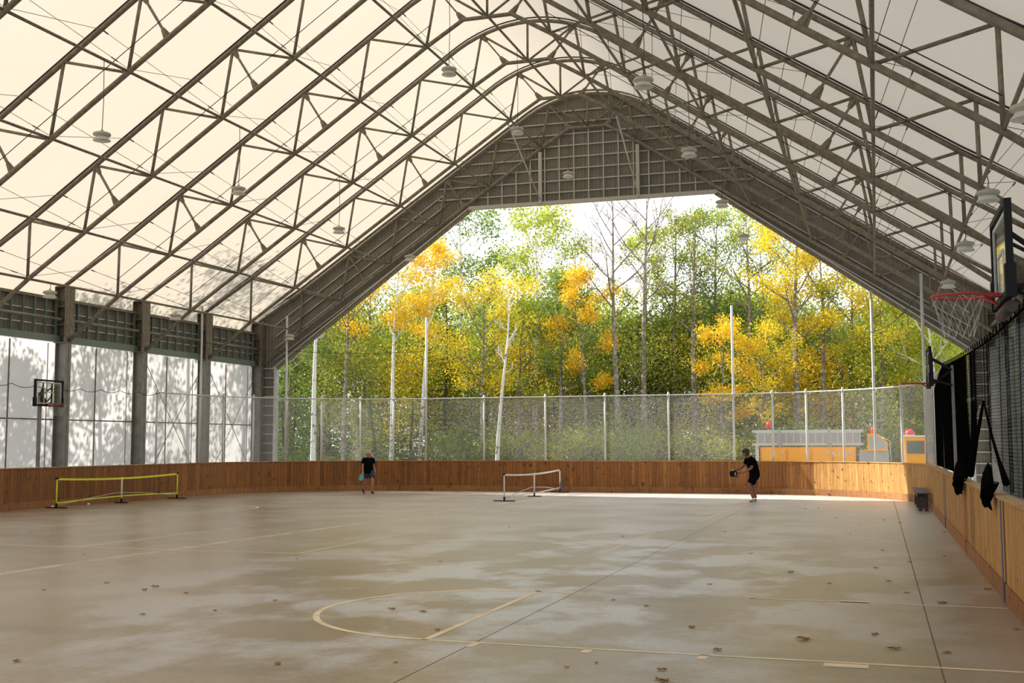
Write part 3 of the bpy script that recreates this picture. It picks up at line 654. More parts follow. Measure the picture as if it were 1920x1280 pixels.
# ------------------------------------------------------------------ basketball hoops
def hoop(loc, rz, label, pole_h, back=.32):
    """local: board faces -x, board centre at (0,0,z)"""
    t = thing('basketball_hoop', label, 'basketball hoop', (0, 0, 0), 'basketball hoops'); z0, z1, w_ = 3.17, 3.95, .62
    fr = MB()
    for y in (-w_, w_): fr.box((0, y, (z0+z1)/2), (.06, .055, z1-z0+.05))
    for z in (z0, z1): fr.box((0, 0, z), (.06, 2*w_, .055))
    for y in (-w_, w_): fr.box((0, y, z0+.1), (.09, .09, .28))
    fr.build('backboard_frame', M['black'], t)
    MB().box((0, 0, (z0+z1)/2), (.012, 2*w_, z1-z0)).build('backboard', M['glass'], t)
    b = MB(); i_ = .07
    for y in (-w_+i_, w_-i_): b.box((-.012, y, (z0+z1)/2), (.006, .035, z1-z0-2*i_))
    for z in (z0+i_, z1-i_): b.box((-.012, 0, z), (.006, 2*(w_-i_), .035))
    for y in (-.22, .22): b.box((-.012, y, z0+.25), (.006, .035, .34))
    b.box((-.012, 0, z0+.42), (.006, .44, .035)); b.build('border_lines', M['greyp'], t)
    s = MB()
    for y in (-.20, .20):
        s.bar((.05, y, z1-.08), (.05, y, z0), .04, .04, (1, 0, 0)); s.bar((.05, y, z0+.12), (back, 0.06*(1 if y > 0 else -1), z0-.0), .035, .035); s.bar((.05, y, z1-.2), (back, 0.06*(1 if y > 0 else -1), z1-.45), .035, .035)
    s.bar((.06, -.2, z0+.30), (.06, 0, z0+.12), .03, .03).bar((.06, .2, z0+.30), (.06, 0, z0+.12), .03, .03).bar((back, 0, z0-.02), (back, 0, z1-.42), .05, .05, (1, 0, 0)).bar((.05, 0, z0+.02), (back, 0, z1-.45), .04, .04)
    s.build('mounting_arms', M['black'], t)
    n = 28; rc = (-.38, 0, z0+.05)
    rim = MB().tube([(rc[0]+.23*math.cos(2*PI*i/n), .23*math.sin(2*PI*i/n), rc[2]) for i in range(n+1)], .011, 6)
    rim.box((-.09, 0, rc[2]), (.14, .14, .03)).bar((-.04, -.12, rc[2]), (-.28, -.20, rc[2]-.005), .02, .012).bar((-.04, .12, rc[2]), (-.28, .20, rc[2]-.005), .02, .012).bar((-.04, 0, rc[2]-.09), (-.18, .13, rc[2]), .014, .014).bar((-.04, 0, rc[2]-.09), (-.18, -.13, rc[2]), .014, .014)
    rim.build('rim', M['red'], t)
    N = []; m = 12
    for i in range(m):
        for sg in (1, -1):
            row = []
            for j in range(7):
                q = j/6; a = 2*PI*(i+sg*q*1.5)/m; r = .225-.10*q; row.append((rc[0]+r*math.cos(a), r*math.sin(a), rc[2]-.01-.36*q))
            N.append(row)
    Vv, Ff = strands(np.array(N), .0015); npmesh('rim_net', Vv, Ff, M['rope'], t)
    MB().bar((back+.03, 0, 1.30 if pole_h is None else pole_h), (back+.03, 0, z1-.35), .09, .09, (1, 0, 0)).build('support_pole', M['steel_col'], t)
    if rz == 0 and loc[1] < 20: MB().tube([(.02, -.45, z0-.10), (.02, .45, z0-.10)], .055, 10).build('padding_roll', M['bench'], t)
    t.location = loc; t.rotation_euler.z = rz; return t
hoop((1.12, 11.1, .05), 0, 'black-framed basketball hoop with red rim, close to the camera at the right edge', BH-.05, .4)
hoop((1.12, 26.3, 0), 0, 'small distant basketball hoop seen edge-on above the right boards before the fence corner', BH, .45)
hoop((-24.78, 29.95, .02), PI, 'basketball hoop with clear board and grey border above the left boards', BH-.02, .30)
# ------------------------------------------------------------------ high-bay lamps
def lamp_make():
    t = thing('hanging_lamp', 'l', 'lamp', (0, 0, 0), 'high-bay lamps')
    MB().lathe([(0, .17), (.03, .165), (.035, .12), (.10, .115), (.19, .085), (.205, .05), (.20, .03), (.15, .01), (.14, -.02), (.0, -.02)], n=24).build('lamp_housing', M['lampgrey'], t)
    MB().lathe([(.14, .0), (.15, -.03), (.20, -.085), (.195, -.10), (.13, -.055), (.0, -.05)], n=24).build('lamp_lens', M['lens'], t)
    return t
lamp0 = lamp_make(); used = False
LP = []
for X, Z, top, Ys, nm in ((-16.95, 9.08, 10.9, (22, 28, 34.35, 40.45), 'left slope mid-height row'), (XC, 11.87, ZP, (21.9, 28.0, 34.15, 40.45), 'row under the ridge'), (-4.29, 9.22, 10.9, (22.4, 28.3, 34.8, 40.85), 'right slope mid-height row'),
                          (-23.24, 6.40, 6.71, (28.0, 34.4, 42.6), 'row above the left wall'), (2.03, 6.35, 6.71, (16.4, 21.9, 27.5, 34.0), 'row above the right wall')):
    for j, y in enumerate(Ys[::-1]): LP.append((X, y, Z, top, 'white high-bay lamp hanging in the %s, %s from the far gable' % (nm, first(j))))
for (X, y, Z, top, lb) in LP:
    t = lamp0 if not used else copy_tree(lamp0)
    if used:
        for ch in list(t.children):
            if ch.name.startswith('lamp_cord'): bpy.data.objects.remove(ch)
    t.location = (X, y, Z); t['label'] = lb; used = True
for (X, y, Z, top, lb), t in zip(LP, [o for o in COL.objects if o.name.startswith('hanging_lamp')]):
    o = MB().tube([(0, 0, .16), (.02, 0, (top-Z)*.4+.1), (0, 0, top-Z)], .009, 5).build('lamp_cord', M['cord'], t, local=True)
# ------------------------------------------------------------------ sports nets standing on the floor
def low_net(loc, L, hgt, label, mats, rise):
    t = thing('portable_net', label, 'sports net', loc); post_m, tape_m, low_m = mats
    for y, h, wd in ((0, hgt, .38), (L/2, hgt*.95, .26), (L, hgt, .38)):
        mm = M['white'] if y == L/2 else M[post_m]
        MB().tube([(0, y, .03), (0, y, h)], .022 if y != L/2 else .026, 8).build('net_post', mm, t, local=True)
        MB().box((0, y, .022), (wd*2, .06, .03)).tube([(0, y, .03), (0, y, .16)], .032, 8).build('post_foot', M['black'], t, local=True)
    def tape(z0, z1, sag, w_, m, nm, ya=0, yb=L):
        V = []; n = 24
        for i in range(n+1):
            q = i/n; z = z0+(z1-z0)*q-sag*4*q*(1-q); y = ya+(yb-ya)*q
            V += [(-.008, y, z-w_/2), (-.008, y, z+w_/2), (.008, y, z+w_/2), (.008, y, z-w_/2)]
        Fc = [(4*i+a, 4*i+(a+1) % 4, 4*i+4+(a+1) % 4, 4*i+4+a) for i in range(n) for a in range(4)]
        MB().add(V, Fc).build(nm, M[m], t, local=True)
    tape(hgt-.02, hgt-.02, .07, .06, tape_m, 'top_tape'); tape(.16, .20, -.06 if rise else .04, .035, low_m, 'bottom_tape')
    MB().tube([(.0, .12, .10), (0, L*.2, .22), (0, L*.45, .36), (0, L*.7, .30), (0, L-.1, .14)], .013, 6).build('tension_rod', M['greyp'], t, local=True)
    # very fine netting
    ny = int(L/.10); segs = [[(0, i*.10, .18), (0, i*.10, hgt-.05)] for i in range(1, ny)]
    V1, F1 = strands(np.array(segs), .0011); segs = [[(0, 0, z), (0, L, z)] for z in np.arange(.22, hgt-.05, .10)]
    V2, F2 = strands(np.array(segs), .0011); Vv, Ff = join_np([(V1, F1), (V2, F2)])
    o = npmesh('net_mesh', Vv, Ff, M['net'], None); o.parent = t
    MB().box((0, 0, hgt+.0), (.06, .10, .05)).build('post_cap', M['black'], t, local=True); MB().box((0, L, hgt+.0), (.06, .10, .05)).build('post_cap', M['black'], t, local=True)
    return t
low_net((-24.32, 29.9, 0), 6.45, .92, 'low portable net with fluorescent yellow posts and tape beside the left boards', ('yellow', 'yellow', 'yellow'), True)
wn = low_net((-12.12, 37.3, 0), 7.2, .92, 'low portable net with white posts and white tape in mid floor', ('white', 'white', 'white'), False)
MB().tube([(0, 7.2, .12), (0, 7.2, .42)], .03, 8).build('blue_sleeve', M['bluet'], wn, local=True)['label'] = 'blue sleeve'
# ------------------------------------------------------------------ bench
bt = thing('bench', 'dark wooden bench standing on the floor against the right boards', 'bench', (1.2, 36.8, 0))
MB().box((1.2, 36.8, .50), (.34, 4.2, .045)).build('seat', M['bench'], bt)
MB().box((1.055, 36.8, .45), (.03, 3.9, .09)).build('apron', M['bench'], bt)
for y in (34.95, 36.8, 38.6):
    MB().prism([(1.07, y, 0), (1.16, y, 0), (1.205, y, .13), (1.25, y, 0), (1.34, y, 0), (1.33, y, .48), (1.08, y, .48)], (0, .045, 0)).build('leg', M['bench'], bt)
# ------------------------------------------------------------------ balls and fallen leaves
for x, y, lb in ((-24.5, 29.95, 'white ball on the floor by the nearer post of the yellow net'), (-24.45, 31.6, 'white ball on the floor midway under the yellow net')):
    tag(MB().ball((x, y, .045), .045, 12).build('ball', M['wball'], None, loc=(x, y, 0)), lb, 'ball', 'white balls by the yellow net')
def leaf_mesh(seed):
    r_ = random.Random(seed); n = 14; V = []; c = (0, 0, .012)
    for i in range(n):
        a = 2*PI*i/n; r = .042*(1.0 if i % 2 else .6)*r_.uniform(.8, 1.2); V.append((r*1.2*math.cos(a), r*math.sin(a), .004+.022*abs(math.sin(a*1.5))*r_.uniform(.6, 1.4)))
    V2 = [(x, y, z+.004) for x, y, z in V]; m = MB(); m.add(V+[c], [(i, (i+1) % n, n) for i in range(n)]); m.add(V2+[(0, 0, .016)], [((i+1) % n, i, n) for i in range(n)])
    m.tube([(0, 0, .012), (.05, .012, .014), (.065, .02, .01)], .002, 4); return m
protos = [leaf_mesh(s).build('fallen_leaf', M['leafb'], None) for s in range(4)]
LVS = [(-1.62, 12.1, 1.5, 'large curled brown leaf on open concrete left of the right-hand centre area'),]
lv_px = [(1507, 1199, 1.6), (1677, 1217, 1.3), (1345, 1219, 1.1), (1766, 1131, 1.3), (1858, 1105, 1.1), (1640, 1190, 1.0), (1242, 1278, 1.5), (1776, 1224, .9), (1483, 1073, 1.1), (1666, 1090, .9), (1643, 1065, .9), (1556, 1094, .8), (1297, 1176, 1.0), (1331, 1096, .8), (1212, 1136, .7), (1150, 1125, .7), (1408, 1038, .8), (1655, 1032, .8), (1705, 1054, .8), (1773, 998, 1.0), (1772, 1043, .8), (1687, 980, .9), (735, 1142, 1.0), (793, 1147, 1.0), (820, 1181, .7), (291, 1100, 1.3), (271, 1106, 1.0), (349, 1112, .8), (200, 1093, .8), (403, 1145, .7), (515, 1126, .7), (157, 1040, .7), (268, 1152, .8), (82, 1106, .7), (31, 1240, .9), (521, 1245, .9), (557, 1048, .7), (826, 1053, .7), (1167, 1006, .8), (1360, 997, .8), (1510, 954, .9), (1535, 953, .9), (1568, 971, .8), (1612, 985, .7), (1657, 975, .9), (8, 961, .9), (1063, 1251, .5), (1118, 1243, .5), (1241, 1256, 1.0), (1906, 1180, .8), (1700, 1112, .9), (1595, 1001, .6), (955, 988, .7), (742, 1242, .5)]
def floor_pt(px, py):
    a = px-960; b = 640-py; v = F*FPX+R2*a+U2*b; t = -1.95/v.z; return (v.x*t, v.y*t)
big = {0: 'largest curled brown leaf lying on the open floor at the lower right', 1: 'curled brown leaf on the floor close to the near end of the right joint', 3: 'brown leaf lying just above the thin line at the right, beyond the floor joint', 4: 'brown leaf on the floor near the foot of the near blue stripe', 22: 'brown leaf lying inside the painted half circle, left one of two', 23: 'brown leaf lying inside the painted half circle, right one of two', 25: 'larger of the two brown leaves lying on the open floor at the left', 26: 'smaller of the two brown leaves lying on the open floor at the left', 6: 'brown leaf at the very bottom edge, right of the middle', 45: 'dark leaf at the foot of the left boards, at the left edge'}
for i, (px, py, s_) in enumerate(lv_px):
    x, y = floor_pt(px, py); o = protos[i] if i < 4 else protos[i % 4].copy()
    if i >= 4: COL.objects.link(o)
    x = max(BX0+.12, min(x, BX1-.12)); o.location = (x, y, .003); o.rotation_euler = (0, 0, rnd.uniform(0, 6.28)); o.scale = (s_, s_, s_*.55)
    tag(o, big.get(i, 'small dry brown leaf lying scattered on the open concrete floor'), 'leaf', 'fallen leaves on the floor')
# ------------------------------------------------------------------ fire truck
tk = thing('fire_truck', 'yellow fire truck with a grey ladder parked outside beyond the right end of the fence', 'fire truck', (-2, 56, -.55)); ty = 55.0
MB().box((-3.10, ty+1.15, .75), (4.30, 2.2, 2.0)).build('rear_body', M['truck'], tk)
for i, (a, b) in enumerate(((-5.2, -4.05), (-4.0, -2.95), (-2.9, -2.0), (-1.95, -1.02))):
    d_ = MB().box(((a+b)/2, ty-.0, .95), (b-a-.06, .05, 1.45)).build('compartment_door', M['truck'], tk)
    MB().box((b-.18, ty-.04, 1.50), (.10, .04, .14)).build('door_handle', M['alu'], d_)
lf = MB(); yl = ty+.02
for z in (1.88, 2.50): lf.box((-3.1, yl, z), (5.0, .06, .09))
for i in range(15): lf.box((-5.35+i*.33, yl, 2.19), (.035, .035, .58))
for z in (1.90, 2.44): lf.box((-3.1, yl+.16, z), (4.9, .05, .07))
lf.build('ladder', M['alu'], tk)
MB().box((-3.1, ty+.9, 2.13), (4.7, .9, .66)).build('hose_bed', M['greypanel'], tk)
MB().box((-5.38, ty+1.1, 1.2), (.16, 2.2, 1.3)).build('tail_panel', M['alu'], tk)
MB().box((-5.30, ty-.03, 1.72), (.06, .05, .12)).build('tail_light', M['redlens'], tk)
for x, z in ((-4.35, 2.2), (-2.1, 2.2)): MB().box((x, yl-.04, z), (.10, .05, .9)).box((x, yl-.05, z-.3), (.24, .06, .1)).build('ladder_bracket', M['greypanel'], tk)
MB().box((-.15, ty+1.15, .65), (1.3, 2.2, 1.9)).build('pump_panel', M['greypanel'], tk)
MB().prism([(-.42, ty+.02, 1.6), (.45, ty+.02, 1.6), (.45, ty+.02, 1.95), (.05, ty+.02, 2.35), (-.42, ty+.02, 2.35)], (0, 1.8, 0)).build('pump_housing', M['truck'], tk)
MB().prism([(-.34, ty-.0, 1.68), (.38, ty-.0, 1.68), (.38, ty-.0, 1.92), (.02, ty-.0, 2.27), (-.34, ty-.0, 2.27)], (0, .03, 0)).build('pump_plate', M['greypanel'], tk)
MB().box((-.1, ty-.02, 1.60), (1.1, .05, .05)).build('trim_strip', M['truck'], tk)
for x, z in ((-4.85, 2.62), (-.15, 2.36)):
    MB().lathe([(0, .34), (.09, .30), (.13, .2), (.13, .0), (0, 0)], (x, ty+.3, z), 14).build('beacon', M['redlens'], tk); MB().tube([(x, ty+.3, z-.3), (x, ty+.3, z)], .06, 8).build('beacon_stem', M['alu'], tk)
MB().tube([(.2, ty-.05, 2.2), (.55, ty-.05, 2.0), (.6, ty-.05, .6)], .02, 6).build('grab_rail', M['alu'], tk)
cb = MB().prism([(1.05, ty, -.2), (2.75, ty, -.2), (2.75, ty, 1.35), (2.45, ty, 2.05), (2.3, ty, 2.17), (1.05, ty, 2.17)], (0, 2.2, 0)).build('cab', M['truck'], tk)
MB().prism([(1.28, ty-.02, 1.45), (2.02, ty-.02, 1.45), (2.02, ty-.02, 2.02), (1.28, ty-.02, 2.02)], (0, .03, 0)).build('window', M['glassdark'], cb)
MB().prism([(2.10, ty-.02, 1.45), (2.62, ty-.02, 1.40), (2.38, ty-.02, 2.0), (2.10, ty-.02, 2.02)], (0, .03, 0)).build('window', M['glassdark'], cb)
MB().box((1.75, ty+.5, 2.23), (1.3, .9, .08)).build('roof_panel', M['white'], tk)
MB().lathe([(0, .26), (.12, .24), (.22, .1), (.24, .0), (0, 0)], (1.42, ty+.4, 2.30), 16).build('roof_beacon', M['redlens'], tk)
MB().box((1.42, ty+.4, 2.26), (.4, .4, .1)).build('beacon_base', M['white'], tk)
for x in (-3.4, 1.9):
    MB().tube([(x, ty-.05, -.05), (x, ty+.25, -.05)], .5, 20).build('wheel', M['tyre'], tk)
MB().box((-1.2, ty+1.1, -.05), (7.6, 1.0, .25)).build('chassis', M['black'], tk)
cu = bpy.data.curves.new('t', 'FONT'); cu.body = '9-1-1'; cu.size = .34; cu.extrude = .004; cu.align_x = 'CENTER'
to = bpy.data.objects.new('t', cu); COL.objects.link(to); dg = bpy.context.evaluated_depsgraph_get(); dg.update()
me = bpy.data.meshes.new_from_object(to.evaluated_get(dg)); bpy.data.objects.remove(to)
me.materials.clear(); me.materials.append(M['white']); lo = bpy.data.objects.new('number_lettering', me); COL.objects.link(lo); lo.parent = tk
lo.location = Vector((-1.66, ty-.035, 1.30))-Vector(tk.location); lo.rotation_euler = (PI/2, 0, 0)
# ------------------------------------------------------------------ people
def loft(mb, rings, n=18, cap=False):
    V = []
    for i, (c, a, b) in enumerate(rings):
        p0 = Vector(rings[max(i-1, 0)][0]); p1 = Vector(rings[min(i+1, len(rings)-1)][0]); d = (p1-p0).normalized(); y = Vector((0, 1, 0)); x = y.cross(d); x.normalize(); y = d.cross(x)
        for j in range(n):
            t = 2*PI*j/n; V.append(Vector(c)+x*a*math.cos(t)+y*b*math.sin(t))
    mb.add(V, [(i*n+j, i*n+(j+1) % n, (i+1)*n+(j+1) % n, (i+1)*n+j) for i in range(len(rings)-1) for j in range(n)], True)
    return mb
def ensure_skin(name, J, E, m, parent, root, sub=2):
    # the skin layer only exists after the operator or modifier has made it, so make it with bmesh
    names = list(J); bm = bmesh.new(); lay = bm.verts.layers.skin.verify(); vs_ = []
    for k in names:
        v = bm.verts.new(J[k][0]); r = J[k][1]; r = (r, r) if not isinstance(r, tuple) else r; v[lay].radius = r; v[lay].use_root = (k == root); vs_.append(v)
    for a, b in E: bm.edges.new((vs_[names.index(a)], vs_[names.index(b)]))
    me = bpy.data.meshes.new(name); bm.to_mesh(me); bm.free(); me.materials.append(m)
    o = bpy.data.objects.new(name, me); COL.objects.link(o); o.parent = parent
    md = o.modifiers.new('skin', 'SKIN'); md.use_smooth_shade = True
    s = o.modifiers.new('sub', 'SUBSURF'); s.levels = sub; s.render_levels = sub
    return o
def hand(J, E, side, wrist, dirv, spread, curl):
    d = Vector(dirv).normalized(); sp = Vector(spread).normalized(); c = Vector(curl).normalized(); w0 = Vector(wrist)
    J[side+'palm'] = (w0+d*.05, (.022, .038)); E.append((side+'wr', side+'palm')); J[side+'kn'] = (w0+d*.085, (.018, .038)); E.append((side+'palm', side+'kn'))
    for i, L in enumerate((.065, .072, .068, .055)):
        b = w0+d*.10+sp*(.027-.018*i); J[side+'f%d' % i] = (b, .0095); J[side+'g%d' % i] = (b+d*L*.45+c*.012, .009); J[side+'h%d' % i] = (b+d*L*.8+c*.04, .008)
        E += [(side+'kn', side+'f%d' % i), (side+'f%d' % i, side+'g%d' % i), (side+'g%d' % i, side+'h%d' % i)]
    J[side+'t0'] = (w0+d*.05+sp*.045+c*.01, .011); J[side+'t1'] = (w0+d*.085+sp*.06+c*.025, .009); E += [(side+'palm', side+'t0'), (side+'t0', side+'t1')]
def face(t, hc, m_skin, r=.1):
    x, y, z = hc
    f = MB().ball((x+.085, y+.032, z+.01), .011, 8).ball((x+.085, y-.032, z+.01), .011, 8); f.build('eyes', M['eye'], t, local=True)
    MB().ball((x, y+.082, z-.005), .026, 8, (.7, .4, 1.2)).ball((x, y-.082, z-.005), .026, 8, (.7, .4, 1.2)).build('ears', m_skin, t, local=True)
    MB().tube([(x+.078, y-.022, z-.058), (x+.088, y, z-.06), (x+.078, y+.022, z-.058)], .005, 5).build('mouth', M['redstripe'], t, local=True)
def shoe(t, p, ang, m, pitch=0.0):
    d = Vector((math.cos(ang)*math.cos(pitch), math.sin(ang)*math.cos(pitch), math.sin(pitch))); q = Vector((-math.sin(ang), math.cos(ang), 0)); p = Vector(p)
    J = {'a': (p-d*.05+Vector((0, 0, .045)), (.043, .045)), 'b': (p+d*.03+Vector((0, 0, .045)), (.043, .045)), 'c': (p+d*.11+Vector((0, 0, .036)), (.045, .034)), 'd': (p+d*.18+Vector((0, 0, .03)), (.036, .026)), 'e': (p-d*.02+Vector((0, 0, .09)), .042)}
    ensure_skin('shoe', J, [('a', 'b'), ('b', 'c'), ('c', 'd'), ('b', 'e')], m, t, 'b', 1)
# woman, local +x is the way she faces
wm = thing('person', 'grey-haired person in black T-shirt and denim shorts walking with a teal paddle', 'person', (-19.3, 41.94, 0))
J = {'pel': ((0, 0, .88), (.135, .11)), 'wst': ((.01, 0, 1.03), (.12, .10)), 'chs': ((.0, 0, 1.22), (.14, .105)), 'nkb': ((-.01, 0, 1.37), (.085, .085)), 'nk': ((.01, 0, 1.43), .062), 'jaw': ((.035, 0, 1.505), (.088, .085)), 'crn': ((.02, 0, 1.59), (.118, .118)), 'top': ((.01, 0, 1.64), (.09, .09)), 'nose': ((.125, 0, 1.56), .015)}
E = [('pel', 'wst'), ('wst', 'chs'), ('chs', 'nkb'), ('nkb', 'nk'), ('nk', 'jaw'), ('jaw', 'crn'), ('crn', 'top'), ('crn', 'nose')]
for s, sd_ in ((1, 'L'), (-1, 'R')):
    J[sd_+'sh'] = ((0, s*.165, 1.35), .062); J[sd_+'el'] = ((-.03, s*.235, 1.10), .046); J[sd_+'wr'] = ((.06, s*.27, .90), .030)
    E += [('chs', sd_+'sh'), (sd_+'sh', sd_+'el'), (sd_+'el', sd_+'wr')]
    hand(J, E, sd_, J[sd_+'wr'][0], (.1, 0, -1), (1, 0, 0), (0, -s, 0))
LF = {'L': ((.05, .09, .84), (.20, .09, .47), (.16, .08, .10)), 'R': ((-.02, -.09, .84), (-.06, -.10, .47), (-.30, -.09, .17))}
for sd_ in 'LR':
    h, k_, a = LF[sd_]; J[sd_+'hp'] = (h, (.09, .085)); J[sd_+'kn_'] = (k_, .068); J[sd_+'cf'] = (tuple((Vector(k_)*.65+Vector(a)*.35)), .068); J[sd_+'an'] = (a, .042)
    E += [('pel', sd_+'hp'), (sd_+'hp', sd_+'kn_'), (sd_+'kn_', sd_+'cf'), (sd_+'cf', sd_+'an')]
ensure_skin('body', J, E, M['skin'], wm, 'pel'); face(wm, (.035, 0, 1.575), M['skin'])
m_ = loft(MB(), [((0, 0, .80), .165, .205), ((.005, 0, .95), .155, .195), ((.005, 0, 1.12), .155, .19), ((.0, 0, 1.27), .155, .205), ((-.005, 0, 1.36), .125, .20), ((-.008, 0, 1.41), .085, .13), ((-.008, 0, 1.43), .07, .085)])
for s_ in (1, -1): loft(m_, [((0, s_*.11, 1.385), .07, .055), ((0, s_*.18, 1.365), .085, .075), ((-.005, s_*.222, 1.28), .078, .072), ((-.012, s_*.245, 1.19), .072, .066)])
m_.build('t_shirt', M['shirt'], wm, local=True)
m_ = loft(MB(), [((0, 0, .93), .15, .185), ((0, 0, .82), .155, .20), ((.01, 0, .75), .13, .19)])
for s_, xx in ((1, (.03, .085, .14)), (-1, (-.01, -.03, -.045))): loft(m_, [((xx[0], s_*.09, .86), .13, .11), ((xx[1], s_*.095, .74), .13, .118), ((xx[2], s_*.095, .62), .118, .112)])
m_.build('shorts', M['denim'], wm, local=True)
MB().ball((-.028, 0, 1.615), .116, 16, (1, 1, 1.0)).ball((-.05, 0, 1.54), .092, 14, (.8, 1.02, 1)).build('hair', M['hair'], wm, local=True)
shoe(wm, (.16, .08, 0), 0, M['shoe']); shoe(wm, (-.30, -.09, .09), 0, M['shoe'], -.7)
wm.rotation_euler.z = math.radians(-38)
Mw = Matrix.Translation(wm.location) @ Matrix.Rotation(wm.rotation_euler.z, 4, 'Z')
def ell(c, a, b, n=22): return [(c[0]+a*math.cos(2*PI*i/n), c[1]+b*math.sin(2*PI*i/n)) for i in range(n)]
def paddle(name, label, m, loc, rot, mark=False):
    t = thing(name, label, 'paddle', (0, 0, 0), 'pickleball paddles')
    pts = []
    for (x, z) in ell((0, .26), 1, 1, 28):
        pass
    for i in range(28):
        a = 2*PI*i/28; cx, cz = math.cos(a), math.sin(a); e = .55
        pts.append((.10*math.copysign(abs(cx)**e, cx), -.007, .26+.125*math.copysign(abs(cz)**e, cz)))
    MB().prism(pts, (0, .014, 0)).build('paddle_face', m, t, local=True); MB().tube([(0, 0, .0), (0, 0, .15)], .017, 8).build('handle', M['white'] if not mark else M['black'], t, local=True)
    if mark: MB().box((-.01, -.009, .20), (.10, .003, .022)).box((-.03, -.009, .20), (.03, .003, .04)).build('face_lettering', M['white'], t, local=True)
    t.location = loc; t.rotation_euler = rot; return t
hp = Mw @ Vector((.075, -.265, .835))
paddle('pickleball_paddle', 'teal paddle held low by the walking grey-haired person', M['teal'], hp+Vector((0, 0, .05)), (PI+.12, .25, math.radians(60)))
# man, bent forward, facing the left of the picture
mn = thing('person', 'person in cap, black T-shirt and black shorts bending forward to serve a ball', 'person', (-3.99, 38.86, 0))
J = {'pel': ((-.09, 0, .92), (.13, .12)), 'wst': ((-.06, 0, 1.08), (.125, .12)), 'chs': ((.02, 0, 1.30), (.145, .12)), 'nkb': ((.08, 0, 1.44), (.09, .09)), 'nk': ((.13, 0, 1.50), .07), 'jaw': ((.20, 0, 1.545), (.09, .085)), 'crn': ((.195, 0, 1.635), (.118, .118)), 'top': ((.18, 0, 1.68), (.09, .09)), 'nose': ((.305, 0, 1.59), .016)}
E = [('pel', 'wst'), ('wst', 'chs'), ('chs', 'nkb'), ('nkb', 'nk'), ('nk', 'jaw'), ('jaw', 'crn'), ('crn', 'top'), ('crn', 'nose')]
ARM = {'L': ((.07, .19, 1.43), (.06, .25, 1.13), (.32, .12, .97)), 'R': ((.07, -.19, 1.43), (.20, -.25, 1.19), (.45, -.10, 1.05))}
for sd_, s in (('L', 1), ('R', -1)):
    a, b, c = ARM[sd_]; J[sd_+'sh'] = (a, .072); J[sd_+'el'] = (b, .052); J[sd_+'wr'] = (c, .034); E += [('chs', sd_+'sh'), (sd_+'sh', sd_+'el'), (sd_+'el', sd_+'wr')]
    hand(J, E, sd_, c, (1, 0, -.1), (0, 0, 1), (0, -s, 0))
LF = {'L': ((-.07, .10, .86), (.14, .13, .58), (.0, .14, .11)), 'R': ((-.08, -.10, .86), (-.03, -.12, .53), (-.15, -.13, .11))}
for sd_ in 'LR':
    h, k_, a = LF[sd_]; J[sd_+'hp'] = (h, (.095, .09)); J[sd_+'kn_'] = (k_, .072); J[sd_+'cf'] = (tuple((Vector(k_)*.65+Vector(a)*.35)), .072); J[sd_+'an'] = (a, .045)
    E += [('pel', sd_+'hp'), (sd_+'hp', sd_+'kn_'), (sd_+'kn_', sd_+'cf'), (sd_+'cf', sd_+'an')]
ensure_skin('body', J, E, M['skin2'], mn, 'pel'); face(mn, (.21, 0, 1.605), M['skin2'])
m_ = loft(MB(), [((-.095, 0, .84), .175, .205), ((-.085, 0, .98), .17, .20), ((-.05, 0, 1.12), .175, .20), ((.0, 0, 1.28), .18, .215), ((.045, 0, 1.39), .15, .215), ((.08, 0, 1.455), .10, .14), ((.095, 0, 1.48), .08, .095)])
loft(m_, [((.05, .12, 1.42), .08, .06), ((.07, .20, 1.41), .095, .085), ((.068, .232, 1.31), .09, .082), ((.063, .25, 1.20), .082, .075)])
loft(m_, [((.05, -.12, 1.42), .08, .06), ((.08, -.20, 1.41), .095, .085), ((.115, -.225, 1.33), .09, .082), ((.155, -.24, 1.25), .082, .075)])
m_.build('t_shirt', M['shirt'], mn, local=True)
m_ = loft(MB(), [((-.085, 0, .98), .16, .19), ((-.085, 0, .86), .165, .205), ((-.06, 0, .78), .14, .19)])
loft(m_, [((-.075, .09, .90), .145, .115), ((-.0, .11, .76), .135, .12), ((.085, .125, .61), .115, .11)])
loft(m_, [((-.075, -.09, .90), .145, .115), ((-.06, -.11, .76), .135, .12), ((-.03, -.118, .60), .118, .11)])
m_.build('shorts', M['shorts'], mn, local=True)
MB().ball((.165, 0, 1.60), .108, 14, (.9, 1, 1.0)).build('hair', M['cap_m'], mn, local=True)
cp = MB().ball((.185, 0, 1.685), .127, 16, (1, .96, .72)).build('cap', M['cap_m'], mn, local=True)
MB().prism([(.26, -.095, 1.70), (.37, -.07, 1.665), (.40, 0, 1.655), (.37, .07, 1.665), (.26, .095, 1.70)], (0, 0, .014)).build('cap_brim', M['cap_m'], cp, local=True)
shoe(mn, (.0, .14, 0), .1, M['shoe2']); shoe(mn, (-.15, -.13, 0), -.1, M['shoe2'])
hdg = PI+math.radians(20); mn.rotation_euler.z = hdg; Mm = Matrix.Translation(mn.location) @ Matrix.Rotation(hdg, 4, 'Z')
paddle('pickleball_paddle', 'black paddle with white lettering held out by the bending person', M['black'], Mm @ Vector((.38, .10, .97)), (0, -PI/2-.12, math.radians(12)), True)
bp_ = Mm @ Vector((.60, -.10, 1.04)); tag(MB().ball(tuple(bp_), .037, 12).build('ball', M['ball'], None, loc=tuple(bp_)), 'yellow ball held out in the bending person\'s hand', 'ball')
